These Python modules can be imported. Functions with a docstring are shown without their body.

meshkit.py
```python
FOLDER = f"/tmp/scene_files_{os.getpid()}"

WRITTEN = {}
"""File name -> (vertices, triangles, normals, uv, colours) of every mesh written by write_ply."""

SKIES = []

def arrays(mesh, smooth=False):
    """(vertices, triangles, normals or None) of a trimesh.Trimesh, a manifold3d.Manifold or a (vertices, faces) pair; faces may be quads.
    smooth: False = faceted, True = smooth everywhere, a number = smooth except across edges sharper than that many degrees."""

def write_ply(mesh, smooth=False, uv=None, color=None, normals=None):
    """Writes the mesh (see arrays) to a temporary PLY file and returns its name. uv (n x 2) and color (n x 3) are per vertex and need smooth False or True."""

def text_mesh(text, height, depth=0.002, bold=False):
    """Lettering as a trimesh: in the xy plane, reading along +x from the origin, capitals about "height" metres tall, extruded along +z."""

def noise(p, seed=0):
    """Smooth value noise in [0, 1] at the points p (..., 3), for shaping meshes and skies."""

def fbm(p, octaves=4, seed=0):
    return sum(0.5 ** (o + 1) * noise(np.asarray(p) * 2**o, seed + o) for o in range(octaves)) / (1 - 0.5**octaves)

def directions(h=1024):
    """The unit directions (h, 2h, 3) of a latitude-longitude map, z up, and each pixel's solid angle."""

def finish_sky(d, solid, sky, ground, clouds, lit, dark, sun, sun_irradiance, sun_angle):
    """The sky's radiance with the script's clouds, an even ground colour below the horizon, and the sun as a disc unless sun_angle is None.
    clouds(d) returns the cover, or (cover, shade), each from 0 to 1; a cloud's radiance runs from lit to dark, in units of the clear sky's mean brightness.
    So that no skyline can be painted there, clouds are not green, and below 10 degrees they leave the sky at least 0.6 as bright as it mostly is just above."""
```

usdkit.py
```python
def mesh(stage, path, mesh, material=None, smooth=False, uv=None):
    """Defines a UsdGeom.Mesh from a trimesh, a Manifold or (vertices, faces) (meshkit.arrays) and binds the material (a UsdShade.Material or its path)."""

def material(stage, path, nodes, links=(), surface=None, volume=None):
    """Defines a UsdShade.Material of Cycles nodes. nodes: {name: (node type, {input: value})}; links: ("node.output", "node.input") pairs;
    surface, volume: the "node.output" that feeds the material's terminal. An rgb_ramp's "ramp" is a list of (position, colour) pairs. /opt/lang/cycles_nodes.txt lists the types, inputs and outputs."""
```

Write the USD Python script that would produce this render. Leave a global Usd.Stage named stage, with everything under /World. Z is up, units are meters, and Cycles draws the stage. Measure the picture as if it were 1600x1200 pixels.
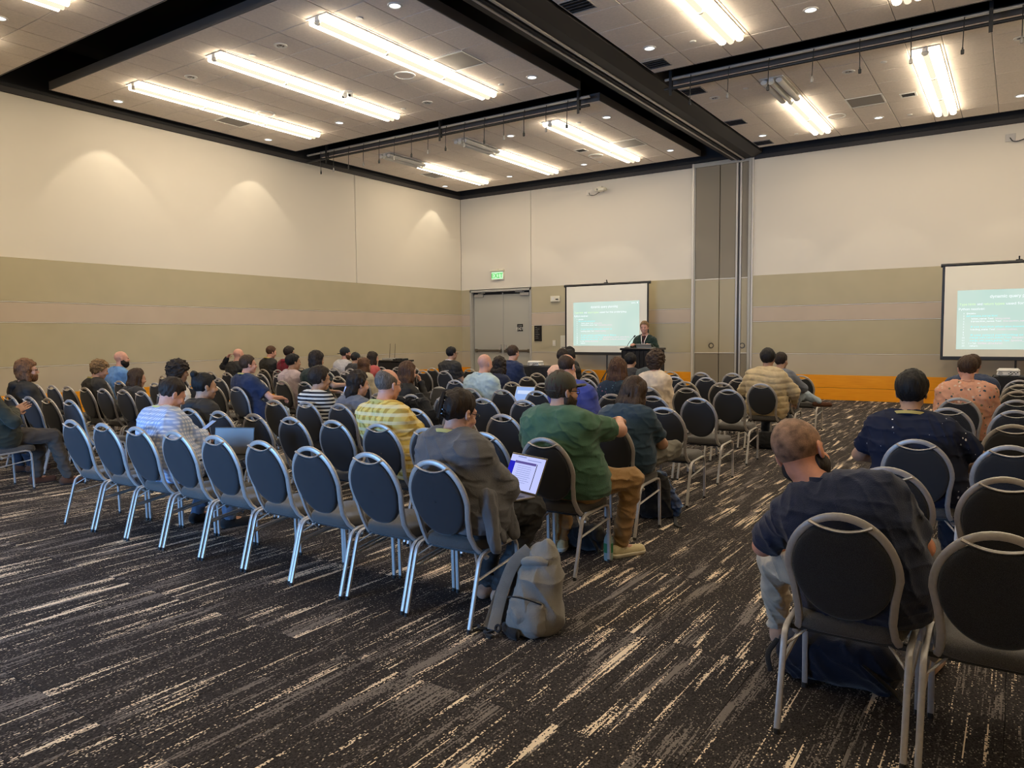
import math, random, numpy as np, trimesh, usdkit, meshkit
from pxr import Usd, UsdGeom, UsdLux, Gf, Sdf, UsdShade
from shapely.geometry import Polygon

random.seed(7)
rng = np.random.default_rng(7)
stage = Usd.Stage.CreateInMemory()
UsdGeom.SetStageUpAxis(stage, 'Z'); UsdGeom.SetStageMetersPerUnit(stage, 1.0)
UsdGeom.Xform.Define(stage, '/World'); UsdGeom.Scope.Define(stage, '/World/Looks')
PI = math.pi

# ---------------------------------------------------------------- camera, light, exposure
EXPOSURE = 0.0
TUBE = 18.0            # radiance of the fluorescent lenses
SPOT = 20.0            # recessed downlights
DAY = 31.0             # daylight through the glazed doors behind the rows
YAW, PITCH, ROLL, FPX, EYE = math.radians(34.145), math.radians(3.698), math.radians(-.447), 1165.4, 1.6
fwd = np.array([-math.sin(YAW) * math.cos(PITCH), math.cos(YAW) * math.cos(PITCH), -math.sin(PITCH)])
rt = np.array([math.cos(YAW), math.sin(YAW), 0.]); up = np.cross(rt, fwd)
r2 = rt * math.cos(ROLL) + up * math.sin(ROLL); u2 = -rt * math.sin(ROLL) + up * math.cos(ROLL)
cam = UsdGeom.Camera.Define(stage, '/World/Camera')
cam.CreateHorizontalApertureAttr(36.0); cam.CreateVerticalApertureAttr(27.0)
cam.CreateFocalLengthAttr(36.0 * FPX / 1600); cam.CreateFStopAttr(0.0); cam.CreateClippingRangeAttr(Gf.Vec2f(.05, 200))
cam.CreateExposureAttr(EXPOSURE)
cam.AddTransformOp().Set(Gf.Matrix4d(*[*r2, 0, *u2, 0, *(-fwd), 0, 0, 0, EYE, 1]))

def in_view(p, m=40):
    q = np.asarray(p, float) - [0, 0, EYE]; z = q @ fwd
    if z < .1: return False
    x, y = 800 + FPX * (q @ r2) / z, 600 - FPX * (q @ u2) / z
    return -m < x < 1600 + m and -m < y < 1200 + m

def rect_light(name, pos, rx, w, h, color, inten):
    L = UsdLux.RectLight.Define(stage, '/World/' + name); L.CreateWidthAttr(w); L.CreateHeightAttr(h)
    L.CreateColorAttr(Gf.Vec3f(*color)); L.CreateIntensityAttr(inten)
    L.AddTranslateOp().Set(Gf.Vec3d(*pos)); L.AddRotateXYZOp().Set(Gf.Vec3f(*rx))
# daylight outside the glazed rear doors, shining into the room (+y)
rect_light('daylight', (-5.9, -4.9, 1.5), (90, 0, 0), 5.4, 2.7, (.21, .49, 1.0), DAY)

# ---------------------------------------------------------------- materials
MATS = {}
def mat(name, nodes, links, surface='p.BSDF'):
    if name not in MATS: MATS[name] = usdkit.material(stage, '/World/Looks/' + name, nodes, links, surface)
    return MATS[name]
def plain(name, col, rough=.6, metal=0., spec=.5, bump=0., bscale=60., vary=0., vscale=8., sheen=0., coat=0.):
    nodes = {'p': ('principled_bsdf', dict(base_color=col, roughness=rough, metallic=metal, specular_ior_level=spec, sheen_weight=sheen, coat_weight=coat))}
    links = []
    if bump or vary: nodes['tc'] = ('texture_coordinate', {})
    if vary:
        nodes['n'] = ('noise_texture', dict(scale=vscale, detail=3.)); nodes['r'] = ('rgb_ramp', {'ramp': [(.3, tuple(c * (1 - vary) for c in col)), (.7, tuple(min(1, c * (1 + vary)) for c in col))]})
        links += [('tc.object', 'n.vector'), ('n.fac', 'r.fac'), ('r.color', 'p.base_color')]
    if bump:
        nodes['bn'] = ('noise_texture', dict(scale=bscale, detail=2.)); nodes['b'] = ('bump', dict(strength=bump, distance=.01))
        links += [('tc.object', 'bn.vector'), ('bn.fac', 'b.height'), ('b.normal', 'p.normal')]
    return mat(name, nodes, links)
def emit(name, col, k): return mat(name, {'e': ('emission', dict(color=col, strength=k))}, [], 'e.emission')
def cloth(name, col, vary=.12, bump=.25, rough=.85): return plain('cloth_' + name, col, rough, 0, .2, bump, 190., vary, 14., sheen=.15)
def lin(r, g, b): return tuple(((c / 255 + .055) / 1.055) ** 2.4 if c > 10 else c / 255 / 12.92 for c in (r, g, b))

M = {}
M['wall'] = plain('wall_paint', (.72, .67, .575), .75, bump=.05, bscale=120)
M['olive'] = plain('wall_olive', (.47, .415, .275), .8, bump=.08, bscale=90, vary=.03, vscale=2)
M['rose'] = plain('wall_rose', (.53, .435, .335), .8, bump=.08, bscale=90, vary=.03, vscale=2)
M['sand'] = plain('wall_sand', (.50, .435, .325), .8, bump=.08, bscale=90, vary=.03, vscale=2)
M['reveal'] = plain('aluminium_trim', (.66, .62, .55), .5, .35)
M['black'] = plain('matt_black', (.012, .0115, .012), .7)
M['soffit'] = plain('soffit_black', (.022, .02, .02), .6)
M['fascia'] = plain('fascia_grey', (.10, .094, .09), .7)
M['trimblack'] = plain('trim_black', (.05, .045, .043), .6)
M['tile'] = plain('ceiling_tile_mat', (.78, .695, .61), .9, bump=.15, bscale=220, vary=.05, vscale=30)
M['tbar'] = plain('ceiling_grid', (.34, .32, .30), .6)
M['white'] = plain('white_enamel', (.75, .73, .68), .4)
M['tube'] = emit('tube_lens', (1., .84, .62), TUBE)
M['spine_glow'] = emit('spine_painted_glow', (1., .84, .62), 1.15)  # spine is no lamp: light falling on it from the tubes, put in as glow
M['off'] = plain('tube_off', (.7, .68, .63), .35)
M['lamp'] = emit('downlight_lens', (.93, .97, 1.), 2.2)
M['grey'] = plain('door_grey', (.44, .43, .37), .45, bump=.03, bscale=60)
M['frame'] = plain('door_frame_grey', (.42, .41, .37), .4)
M['steel'] = plain('steel', (.50, .48, .45), .42, .5)
M['darksteel'] = plain('dark_bronze', (.16, .14, .11), .4, .6)
M['chair_metal'] = plain('chair_frame_metal', (.47, .44, .415), .42, .45, bump=.08, bscale=300, vary=.06, vscale=60)
M['cap'] = plain('black_plastic', (.02, .02, .02), .45)
M['gloss'] = plain('gloss_black', (.012, .012, .014), .2)
M['ivory'] = plain('ivory_plastic', (.74, .70, .56), .45)
M['screen'] = plain('screen_fabric', (.90, .87, .75), .8)
M['drape'] = plain('black_drape', (.012, .012, .014), .9, bump=.3, bscale=40)
M['silver'] = plain('laptop_silver', (.45, .44, .42), .35, .7)
M['chair_fabric'] = mat('chair_fabric', {
    'tc': ('texture_coordinate', {}), 'n': ('noise_texture', dict(scale=420., detail=2.)), 'r': ('rgb_ramp', {'ramp': [(.3, (.012, .013, .016)), (.7, (.050, .051, .056))]}),
    'b': ('bump', dict(strength=.35, distance=.004)), 'p': ('principled_bsdf', dict(roughness=.85, specular_ior_level=.25, sheen_weight=.25, sheen_roughness=.4))},
    [('tc.object', 'n.vector'), ('n.fac', 'r.fac'), ('r.color', 'p.base_color'), ('n.fac', 'b.height'), ('b.normal', 'p.normal')])
M['seat_fabric'] = mat('seat_fabric', {
    'tc': ('texture_coordinate', {}), 'n': ('noise_texture', dict(scale=420., detail=2.)), 'r': ('rgb_ramp', {'ramp': [(.3, (.045, .042, .04)), (.7, (.12, .112, .105))]}),
    'b': ('bump', dict(strength=.35, distance=.004)), 'p': ('principled_bsdf', dict(roughness=.85, specular_ior_level=.25, sheen_weight=.25, sheen_roughness=.4))},
    [('tc.object', 'n.vector'), ('n.fac', 'r.fac'), ('r.color', 'p.base_color'), ('n.fac', 'b.height'), ('b.normal', 'p.normal')])
M['column'] = mat('partition_fabric', {
    'tc': ('texture_coordinate', {}), 'w': ('noise_texture', dict(scale=1., detail=3.)), 'm': ('mapping', dict(scale=(60, 60, 400))), 'r': ('rgb_ramp', {'ramp': [(.3, (.20, .172, .128)), (.7, (.29, .255, .20))]}),
    'p': ('principled_bsdf', dict(roughness=.8))}, [('tc.object', 'm.vector'), ('m.vector', 'w.vector'), ('w.fac', 'r.fac'), ('r.color', 'p.base_color')])
M['column_low'] = mat('partition_vinyl', {
    'tc': ('texture_coordinate', {}), 'w': ('noise_texture', dict(scale=1., detail=3.)), 'm': ('mapping', dict(scale=(60, 60, 400))), 'r': ('rgb_ramp', {'ramp': [(.3, (.385, .335, .225)), (.7, (.45, .395, .275))]}),
    'p': ('principled_bsdf', dict(roughness=.7))}, [('tc.object', 'm.vector'), ('m.vector', 'w.vector'), ('w.fac', 'r.fac'), ('r.color', 'p.base_color')])
M['wood'] = mat('orange_wood', {
    'g': ('geometry', {}), 'm': ('mapping', dict(scale=(1.2, 1.2, 26))), 'n': ('noise_texture', dict(scale=2., detail=5., roughness=.6)), 'r': ('rgb_ramp', {'ramp': [(.25, (.80, .30, .012)), (.75, (.92, .40, .022))]}),
    'p': ('principled_bsdf', dict(roughness=.45, specular_ior_level=.2))}, [('g.position', 'm.vector'), ('m.vector', 'n.vector'), ('n.fac', 'r.fac'), ('r.color', 'p.base_color')])

def carpet_material():
    PW, PL = .5, 1.04
    n, l = {}, []
    def math_(k, op, a, b=None, c=None):
        v = {'math_type': op}
        for i, x in enumerate((a, b, c)):
            if x is None: continue
            if isinstance(x, str): l.append((x, f'{k}.value{i+1}'))
            else: v[f'value{i+1}'] = float(x)
        n[k] = ('math', v); return k + '.value'
    n['g'] = ('geometry', {}); n['s'] = ('separate_xyz', {}); l.append(('g.position', 's.vector'))
    ix = math_('ix', 'floor', math_('xd', 'divide', 's.x', PW))
    iy = math_('iy', 'floor', math_('yd', 'divide', math_('yo', 'subtract', 's.y', .48), PL))
    n['id'] = ('combine_xyz', {}); l.extend([(ix, 'id.x'), (iy, 'id.y')])
    n['w'] = ('white_noise_texture', {'dimensions': '2D'}); l.append(('id.vector', 'w.vector'))
    n['sc'] = ('separate_color', {}); l.append(('w.color', 'sc.color'))
    def stretched(k, sx, sy, detail, seed, jitter=True):
        vx = math_(k + 'x', 'multiply_add', 's.x', sx, math_(k + 'jx', 'multiply', 'sc.r', 300. if jitter else 0.))
        vy = math_(k + 'y', 'multiply_add', 's.y', sy, math_(k + 'jy', 'multiply', 'sc.g', 170. if jitter else 0.))
        n[k + 'c'] = ('combine_xyz', {'z': float(seed)}); l.extend([(vx, k + 'c.x'), (vy, k + 'c.y')])
        n[k] = ('noise_texture', {'scale': 1., 'detail': detail, 'roughness': .55}); l.append((k + 'c.vector', k + '.vector'))
        return k + '.fac'
    YX, YY = .0052, .0075
    xq = math_('xq', 'floor', math_('xq0', 'divide', 's.x', YX)); yq = math_('yq', 'floor', math_('yq0', 'divide', 's.y', YY))
    n['qid'] = ('combine_xyz', {}); l.extend([(xq, 'qid.x'), (yq, 'qid.y')])
    n['qw'] = ('white_noise_texture', {'dimensions': '2D'}); l.append(('qid.vector', 'qw.vector')); ST = 'qw.value'
    def yarn_lines(k, sx, sy, detail, seed):
        vx = math_(k + 'x', 'multiply_add', xq, sx * YX, math_(k + 'jx', 'multiply', 'sc.r', 300.)); vy = math_(k + 'y', 'multiply_add', 's.y', sy, math_(k + 'jy', 'multiply', 'sc.g', 170.))
        n[k + 'c'] = ('combine_xyz', {'z': float(seed)}); l.extend([(vx, k + 'c.x'), (vy, k + 'c.y')])
        n[k] = ('noise_texture', {'scale': 1., 'detail': detail, 'roughness': .5}); l.append((k + 'c.vector', k + '.vector')); return k + '.fac'
    A = yarn_lines('A', 13., 1.0, 1., 3); B = yarn_lines('B', 95., 2.0, 1., 11); D = yarn_lines('D', 10., 1.1, 1., 29); Ef = yarn_lines('E', 120., 3.2, 1., 41)
    C = stretched('C', 420., 190., 1., 5, False)
    def ramp01(k, v, lo, hi):
        n[k] = ('map_range', {'range_type': 'smoothstep', 'from_min': lo, 'from_max': hi, 'to_min': 0., 'to_max': 1., 'clamp': True}); l.append((v, k + '.value')); return k + '.result'
    yarn = math_('yn', 'multiply', math_('y0', 'subtract', ST, .5), .095)
    cream = ramp01('cm', math_('c3', 'add', math_('c2', 'add', math_('c0', 'multiply', A, .62), math_('c1', 'multiply', B, .42)), yarn), .622, .642)
    grey = ramp01('gm', math_('g3', 'add', math_('g2', 'add', math_('g0', 'multiply', D, .62), math_('g1', 'multiply', Ef, .42)), yarn), .595, .625)
    speck = ramp01('sm', ST, .955, .965)
    n['base'] = ('rgb_ramp', {'ramp': [(.0, (.022, .0195, .0198)), (1., (.064, .057, .057))]}); l.append((ST, 'base.fac'))
    n['k1'] = ('mix', {'color2': (.32, .28, .23)}); l.extend([('base.color', 'k1.color1'), (math_('sp', 'multiply', speck, .8), 'k1.fac')])
    n['k2'] = ('mix', {'color2': (.205, .18, .168)}); l.extend([('k1.color', 'k2.color1'), (math_('gp', 'multiply', grey, .9), 'k2.fac')])
    n['k3'] = ('mix', {'color2': (.86, .72, .55)}); l.extend([('k2.color', 'k3.color1'), (math_('cp', 'multiply', cream, .95), 'k3.fac')])
    n['b'] = ('bump', {'strength': .5, 'distance': .004}); l.append((C, 'b.height'))
    n['p'] = ('principled_bsdf', {'roughness': .95, 'specular_ior_level': .08}); l.extend([('k3.color', 'p.base_color'), ('b.normal', 'p.normal')])
    return mat('carpet', n, l)
M['carpet'] = carpet_material()

# ---------------------------------------------------------------- prim helpers
COUNT = {}
def path_for(name, parent='/World'):
    k = f'{parent}/{name}'; c = COUNT.get(k, 0); COUNT[k] = c + 1
    return k if c == 0 else f'{k}_{c:03d}'
def keys(prim, **kw):
    for k, v in kw.items():
        if v: prim.SetCustomDataByKey(k, v)
def obj(name, mesh, m, parent='/World', smooth=False, **kw):
    parent = parent if isinstance(parent, str) else str(parent.GetPath())
    p = usdkit.mesh(stage, path_for(name, parent), mesh, M[m] if isinstance(m, str) else m, smooth).GetPrim()
    keys(p, **kw); return p
def thing(name, loc=(0, 0, 0), rz=0., **kw):
    x = UsdGeom.Xform.Define(stage, path_for(name)); x.AddTranslateOp().Set(Gf.Vec3d(*map(float, loc)))
    if rz: x.AddRotateZOp().Set(float(math.degrees(rz)))
    keys(x.GetPrim(), **kw); return x.GetPrim()
def copy_of(src, loc, rz=0., **kw):
    x = UsdGeom.Xform.Define(stage, path_for(src.GetName()))
    x.AddTranslateOp().Set(Gf.Vec3d(*map(float, loc)))
    if rz: x.AddRotateZOp().Set(float(math.degrees(rz)))
    x.GetPrim().GetReferences().AddInternalReference(src.GetPath()); x.GetPrim().SetInstanceable(True)
    keys(x.GetPrim(), **kw); return x.GetPrim()

# ---------------------------------------------------------------- mesh helpers
def cat(*ms): return trimesh.util.concatenate([m for m in ms if m is not None])
def box(x0, x1, y0, y1, z0, z1, r=0.):
    lo, hi = np.array([x0, y0, z0], float), np.array([x1, y1, z1], float)
    if r <= 0: return trimesh.creation.box(extents=hi - lo, transform=trimesh.transformations.translation_matrix((lo + hi) / 2))
    r = min(r, (hi - lo).min() / 2.02); pts = []
    for sx in (0, 1):
        for sy in (0, 1):
            for sz in (0, 1):
                c = np.where([sx, sy, sz], hi, lo); s = np.where([sx, sy, sz], -1, 1) * r
                pts += [c + [0, s[1], s[2]], c + [s[0], 0, s[2]], c + [s[0], s[1], 0]]
    return trimesh.convex.convex_hull(np.array(pts))
def xf(m, loc=(0, 0, 0), rx=0, ry=0, rz=0):
    T = trimesh.transformations.euler_matrix(rx, ry, rz, 'sxyz'); T[:3, 3] = loc
    m = m.copy(); m.apply_transform(T); return m
def cyl(a, b, r, n=16, r1=None):
    a, b = np.asarray(a, float), np.asarray(b, float)
    return tube([a, b], r, r, n, cap=True, ends=(1., 1. if r1 is None else r1 / r))
def tube(pts, rx, ry=None, n=8, cap=True, ref=(0, 0, 1), ends=None, closed=False, sq=1., radii=None):
    """sweep a (super)elliptic section rx (along the side) x ry (along the normal) along pts"""
    pts = np.asarray(pts, float); ry = rx if ry is None else ry; k = len(pts)
    t = np.gradient(pts, axis=0) if not closed else np.roll(pts, -1, 0) - np.roll(pts, 1, 0)
    t /= np.linalg.norm(t, axis=1, keepdims=True) + 1e-12
    ref = np.asarray(ref, float); side = np.cross(ref, t[0])
    if np.linalg.norm(side) < 1e-3: side = np.cross([1., .03, 0], t[0])
    side /= np.linalg.norm(side); V = []
    a = np.arange(n) / n * 2 * PI + PI / n; ca, sa = np.cos(a), np.sin(a)
    if sq != 1.: ca, sa = np.sign(ca) * np.abs(ca) ** sq, np.sign(sa) * np.abs(sa) ** sq
    for i in range(k):
        s = side - t[i] * (side @ t[i]); side = s / np.linalg.norm(s); nn = np.cross(t[i], side)
        f = 1. if ends is None else ends[0] + (ends[1] - ends[0]) * i / (k - 1)
        if radii is not None: f = radii[i]
        V.append(pts[i] + f * (np.outer(ca * rx, side) + np.outer(sa * ry, nn)))
    V = np.vstack(V); F = []
    for i in range(k if closed else k - 1):
        for j in range(n):
            p, q = i * n + j, i * n + (j + 1) % n; r, s = ((i + 1) % k) * n + j, ((i + 1) % k) * n + (j + 1) % n
            F += [[p, q, s], [p, s, r]]
    if cap and not closed:
        V = np.vstack([V, pts[0], pts[-1]])
        for j in range(n):
            F += [[k * n, (j + 1) % n, j], [k * n + 1, (k - 1) * n + j, (k - 1) * n + (j + 1) % n]]
    return trimesh.Trimesh(V, F, process=False)
def lathe(prof, n=24): return trimesh.creation.revolve(np.asarray(prof, float), sections=n)
def smooth_path(ctrl, n=8):
    """Catmull-Rom through control points"""
    c = np.asarray(ctrl, float); c = np.vstack([2 * c[0] - c[1], c, 2 * c[-1] - c[-2]]); out = []
    for i in range(1, len(c) - 2):
        for t in np.linspace(0, 1, n, endpoint=False):
            p0, p1, p2, p3 = c[i - 1:i + 3]
            out.append(.5 * (2 * p1 + (p2 - p0) * t + (2 * p0 - 5 * p1 + 4 * p2 - p3) * t * t + (3 * p1 - p0 - 3 * p2 + p3) * t ** 3))
    return np.array(out + [c[-2]])
def text(s, h, bold=False, depth=.002): return meshkit.text_mesh(s, h, depth, bold)
def wall_text(s, h, x, y, z, bold=False, center=False, depth=.002):
    """lettering on a wall that faces -y, reading along +x"""
    m = text(s, h, bold, depth); m = xf(m, rx=PI / 2)
    w = m.bounds[1][0] - m.bounds[0][0]; m.apply_translation([x - m.bounds[0][0] - (w / 2 if center else 0), y, z]); return m

def letters(s, h, x, y, z): return sorted(wall_text(s, h, x, y, z, True, True).split(only_watertight=False), key=lambda g: g.bounds[0][0])

# ---------------------------------------------------------------- the room
D, LW, RW, REAR = 19.17, -14.95, 3.3, -1.3
TZ, BZ, L1, L2, L3, BASE = 5.958, 3.07, 2.282, 1.91, 1.105, .598
floor = thing('floor', kind='structure')
PW, PL = .5, 1.04
tiles = []
for i in range(int(LW / PW) - 1, int(RW / PW) + 2):
    for j in range(-6, 19):
        x0, y0 = i * PW, .48 + j * PL
        c = (x0 + PW / 2, y0 + PL / 2, 0)
        if in_view(c, 260): tiles.append((math.hypot(c[0], c[1]), x0, y0))
tiles.sort(); near = set()
for d, x0, y0 in tiles[:290]:
    near.add((round(x0, 3), round(y0, 3)))
    if x0 + PW > LW and y0 + PL < D: obj('carpet_tile', box(max(x0, LW) + .0008, x0 + PW - .0008, y0 + .0008, y0 + PL - .0008, -.012, 0, .0015), 'carpet', floor)
rest = []
for i in range(int(LW / PW) - 1, int(RW / PW) + 2):
    for j in range(-6, 19):
        x0, y0 = i * PW, .48 + j * PL
        if (round(x0, 3), round(y0, 3)) not in near:
            a, b, c, d = max(x0, LW), min(x0 + PW, RW), max(y0, REAR - 4), min(y0 + PL, D)
            if b > a and d > c: rest.append(trimesh.Trimesh([[a, c, 0], [b, c, 0], [b, d, 0], [a, d, 0]], [[0, 1, 2], [0, 2, 3]], process=False))
obj('carpet', cat(*rest), 'carpet', floor, kind='stuff')
obj('subfloor', box(LW - .3, RW + .3, REAR - 4, D + .3, -.2, -.0125), 'black', floor)

def strips(parent, mk):
    """wall bands: name, z0, z1, material, how far proud"""
    for nm, z0, z1, m, p in (('wall_panel', L1 + .012, BZ, 'olive', .012), ('wall_panel', L2 + .012, L1 - .012, 'rose', .012), ('wall_panel', L3 + .012, L2 - .012, 'olive', .012),
                             ('wall_panel', BASE, L3 - .012, 'sand', .012), ('reveal_strip', L1 - .009, L1 + .009, 'reveal', .016), ('reveal_strip', L2 - .009, L2 + .009, 'reveal', .016), ('reveal_strip', L3 - .009, L3 + .009, 'reveal', .016)):
        obj(nm, mk(z0, z1, p), m, parent)
wl = thing('wall_left', kind='structure')
for a, b in ((REAR, 3.2), (3.21, 14.55), (14.56, D)): obj('upper_panel', box(LW - .1, LW, a + .004, b - .004, BZ, TZ + .1, .004), 'wall', wl)
obj('wall_core', box(LW - .2, LW - .101, REAR, D, 0, 7), 'black', wl)
obj('backing', box(LW - .1, LW - .001, REAR, D, 0, BZ - .001), 'trimblack', wl)
strips(wl, lambda z0, z1, p: box(LW - .05, LW + p, REAR, D, z0, z1, .003))
b = thing('baseboard_left', kind='structure')
for z0, z1 in ((.0, .288), (.294, BASE)): obj('board', box(LW - .05, LW + .02, REAR, D, z0, z1, .003), 'wood', b)
wb = thing('wall_back', kind='structure')
DX0, DX1, CX0, CX1 = -14.60, -12.255, -7.15, -5.63
for a, bb in ((LW, -12.277), (-12.267, CX0), (CX1, RW)): obj('upper_panel', box(a + .003, bb - .003, D, D + .1, BZ, TZ + .1, .004), 'wall', wb)
obj('wall_core', box(LW, RW, D + .25, D + .3, 0, 7), 'black', wb)
for a, bb in ((LW, DX0), (DX1, CX0), (CX1, RW)):
    obj('backing', box(a, bb, D + .001, D + .1, 0, BZ - .001), 'trimblack', wb)
    strips(wb, lambda z0, z1, p: box(a, bb, D - p, D + .05, z0, z1, .003))
b = thing('baseboard_back', kind='structure')
for a, bb in ((LW, DX0), (DX1, CX0), (CX1, RW)):
    for z0, z1 in ((.0, .288), (.294, BASE)): obj('board', box(a, bb, D - .02, D + .05, z0, z1, .003), 'wood', b)
wr = thing('wall_right', kind='structure')
obj('upper_panel', box(RW, RW + .1, REAR, D, BZ, TZ + .1), 'wall', wr); strips(wr, lambda z0, z1, p: box(RW - p, RW + .05, REAR, D, z0, z1)); obj('board', box(RW - .02, RW + .05, REAR, D, 0, BASE), 'wood', wr)
obj('wall_core', box(RW + .05, RW + .2, REAR, D, 0, 7), 'black', wr)
we = thing('wall_rear', kind='structure')                                # behind the camera, with the glazed doors the daylight comes through
OX0, OX1, OZ = -8.4, -3.9, 2.75
for a, bb, z0, z1 in ((LW, OX0, 0, TZ), (OX1, RW, 0, TZ), (OX0, OX1, OZ, TZ)): obj('upper_panel', box(a, bb, REAR - .15, REAR, z0, z1), 'wall' if z0 else 'olive', we)
w1 = thing('window_1', kind='structure')
for x in (OX0, OX0 + 1.48, OX0 + 2.96, OX1 - .06): obj('mullion', box(x, x + .06, REAR - .1, REAR - .04, 0, OZ), 'frame', w1)
for x in (OX0 + .06, OX0 + 1.54, OX0 + 3.02):
    obj('pane', box(x, x + 1.42, REAR - .075, REAR - .067, .02, OZ - .02), mat('window_glass', {'t': ('transparent_bsdf', {}), 'g': ('glossy_bsdf', dict(roughness=.02)), 'f': ('fresnel', {}), 'm': ('mix_closure', {})}, [('f.fac', 'm.fac'), ('t.BSDF', 'm.closure1'), ('g.BSDF', 'm.closure2')], 'm.closure'), w1)

# black band where wall and ceiling meet, and the black void above
t1 = thing('trim_1', kind='structure'); obj('moulding', box(LW, LW + .035, REAR, D, TZ, TZ + .11, .01), 'trimblack', t1)
obj('upstand', box(LW - .02, LW + .01, REAR, D, TZ + .11, 7, 0), 'black', t1)
t2 = thing('trim_2', kind='structure')
for a, bb in ((LW, CX0), (CX1, RW)): obj('moulding', box(a, bb, D - .035, D, TZ, TZ + .11, .01), 'trimblack', t2)
obj('upstand', box(LW, RW, D - .01, D + .02, TZ + .11, 7, 0), 'black', t2)
deck = obj('ceiling', box(LW - .3, RW + .3, REAR - .2, D + .3, 7.0, 7.1), 'black', kind='structure')

# suspended ceiling clouds of acoustic tiles with fluorescent slots
CZ, TY = 6.12, .695
FIX = {'L': (-13.08, -10.72, -8.31), 'R': (-3.75, -1.36, 1.03)}
XE = {'L': (-14.69, -13.97, -13.33, -12.83, -12.213, -11.593, -10.97, -10.47, -9.847, -9.223, -8.56, -8.06, -7.45, -6.84),
      'R': (-5.36, -4.64, -4.0, -3.5, -2.91, -2.27, -1.61, -1.11, -.47, .17, .78, 1.28, 1.92, 2.56)}
YB = {'A': (6.80, 12.36), 'B': (13.16, 18.68), 'Z': (.42, 5.94)}
TUBES = []
def cloud(side, bay):
    c = thing('ceiling', kind='structure'); x, (y0, y1) = XE[side], YB[bay]
    obj('backing', box(x[0] + .01, x[-1] - .01, y0 + .01, y1 - .01, CZ + .012, CZ + .03), 'tbar', c)
    f = .02
    obj('fascia', box(x[0], x[-1], y0 - f, y0, CZ - .002, CZ + .15, .003), 'fascia', c); obj('fascia', box(x[0], x[-1], y1, y1 + f, CZ - .002, CZ + .15, .003), 'fascia', c)
    obj('fascia', box(x[-1], x[-1] + f, y0 - f, y1 + f, CZ - .002, CZ + .15, .003), 'fascia', c)
    if side == 'L': obj('fascia', box(x[0] - f, x[0], y0 - f, y1 + f, CZ - .002, CZ + .15, .003), 'fascia', c)
    ny = 8; dy = (y1 - y0) / ny
    holes = GR if side == 'R' else ()
    for i in range(13):
        for j in range(ny):
            a, bb, cc, d = x[i] + .006, x[i + 1] - .006, y0 + j * dy + .006, y0 + (j + 1) * dy - .006
            if not in_view(((a + bb) / 2, (cc + d) / 2, CZ), 90): continue
            h = random.uniform(-.0015, .0015)
            obj('ceiling_tile', box(a, bb, cc, d, CZ + h, CZ + .02, .004), 'tile', c)
    return c
GR = ()
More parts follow.
